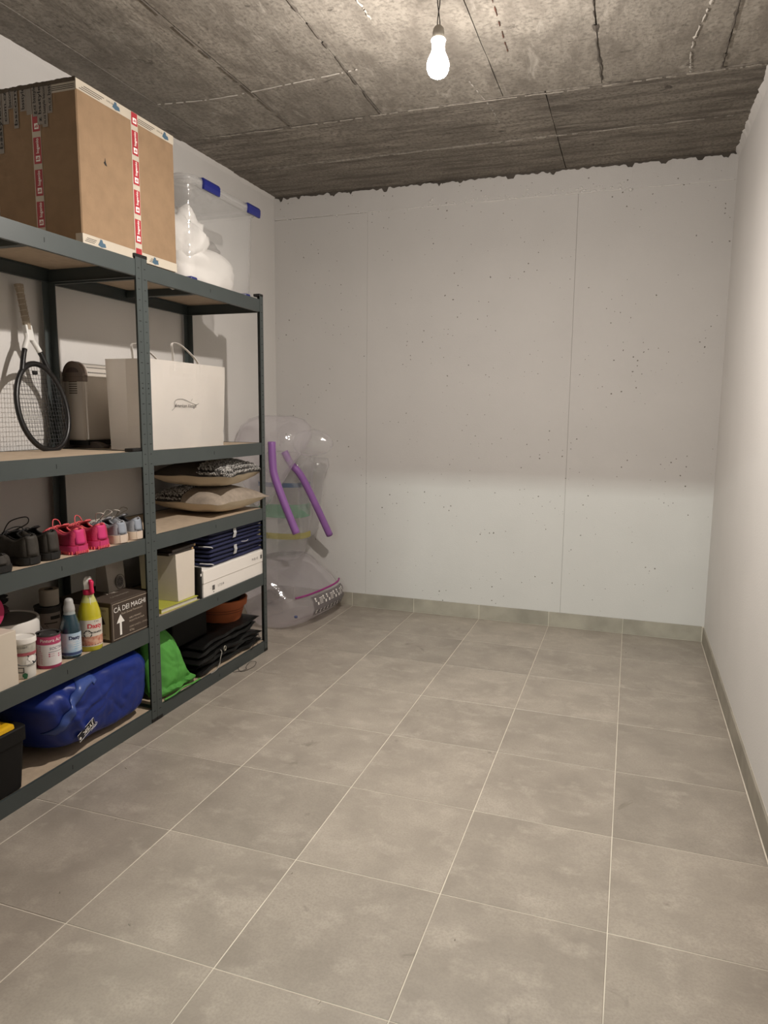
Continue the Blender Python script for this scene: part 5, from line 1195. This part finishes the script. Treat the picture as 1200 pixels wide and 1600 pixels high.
# warning print on the foot roll
def roll_fn(u, v, e=0.0):                                    # u along the roll, v down its outer side
    z = .215 - v; s = sect(z, *[a + (b_ - a) * k_ for a, b_, k_ in []]) if False else None
    ztab = [(.003, -.150), (.018, -.095), (.060, -.040), (.11, -.020), (.17, -.030), (.24, -.095)]
    for (za, xa), (zb2, xb2) in zip(ztab, ztab[1:]):
        if za <= z <= zb2: x = xa + (xb2 - xa) * (z - za) / (zb2 - za); break
    else: x = -.02
    y = -.59 + u; vv = (y + .36) / .35; xx_ = x - .018 * abs(vv) ** 3.2 * 4
    return Vector((xx_ + .10 * (y + .36) + .006 + e, y, z))
bm = B(); patch(bm, roll_fn, .06, .50, .025, .145, 22, 0, 6); lb = mk('warning_panel', bm, film('print_grey', (.60, .58, .59), .34, .4, .2, (.30, .28, .28)), t, smooth='all')
bm = B()
for k in range(9):
    u0 = .08 + k * .046
    if k % 3 == 1:
        for q in range(5): patch(bm, roll_fn, u0, u0 + .038, .040 + q * .009, .043 + q * .009, 3, .002)
    else:
        patch(bm, roll_fn, u0, u0 + .016, .035, .058, 2, .002, 2); patch(bm, roll_fn, u0 + .02, u0 + .036, .064, .082, 2, .002, 2)
    patch(bm, roll_fn, u0, u0 + .018, .112, .134, 2, .002, 2)
mk('warning_white_print', bm, WHITEINK, lb)
bm = B()
for k in range(9):
    u0 = .083 + k * .046
    patch(bm, roll_fn, u0 + .002, u0 + .010, .115, .130, 1, .004); patch(bm, roll_fn, u0 + .021, u0 + .030, .114, .124, 1, .003)
    if k % 3 != 1: patch(bm, roll_fn, u0 + .003, u0 + .010, .040, .052, 1, .004)
mk('warning_black_print', bm, INK, lb)
MAG = film('magenta_seam', (.85, .45, .75), .30, .3, .2, (.55, .10, .40))
bm = B(); tube(bm, [roll_fn(u_, .008, .004) for u_ in [-.05 + .60 * k / 24 for k in range(25)]], .006, 6); mk('pink_seam', bm, MAG, t, smooth='all')
for (x, y, z, rx) in ((-.115, -.60, .10, 0), (-.40, -.50, 1.13, 0)):
    bm = B(); lathe(bm, [(.004, 0), (.009, 0), (.009, .012), (.006, .020), (.003, .021)], (0, 0), 14); bmesh.ops.transform(bm, matrix=Matrix.Translation((x + .02, y - .08, z)) @ Matrix.Rotation(rad(75), 4, 'X'), verts=bm.verts); mk('valve', bm, M('valve_blue', (.08, .10, .22), .5), t, smooth=True)

# ------------------------------------------------------------------ crumbs on the floor
bm = B()
for (x, y, dark) in ((.62, -3.14, 0), (.10, -3.42, 1), (.93, -2.80, 0), (1.96, -3.57, 1), (1.86, -3.66, 0), (1.70, -3.66, 0), (1.72, -3.69, 1), (.25, -2.75, 0), (.55, -2.55, 1), (1.2, -3.2, 1), (1.45, -2.9, 0), (.05, -2.45, 0), (.35, -3.1, 0), (2.05, -3.2, 1), (.9, -1.6, 1), (.95, -1.55, 1), (1.85, -.35, 1), (1.9, -.25, 1)):
    m4 = Matrix.Translation((x, y, .0015)) @ Matrix.Rotation(random.uniform(0, 6), 4, 'Z') @ Matrix.Diagonal((random.uniform(.003, .008), .0016, .0016, 1)); bmesh.ops.create_icosphere(bm, subdivisions=1, radius=1, matrix=m4)
o = mk('plaster_crumbs', bm, M('crumb', (.50, .45, .38), .9, col2=(.05, .04, .03), vs=3), kind='stuff'); tag(o, 'tiny plaster crumbs scattered over the grey floor tiles', 'debris')
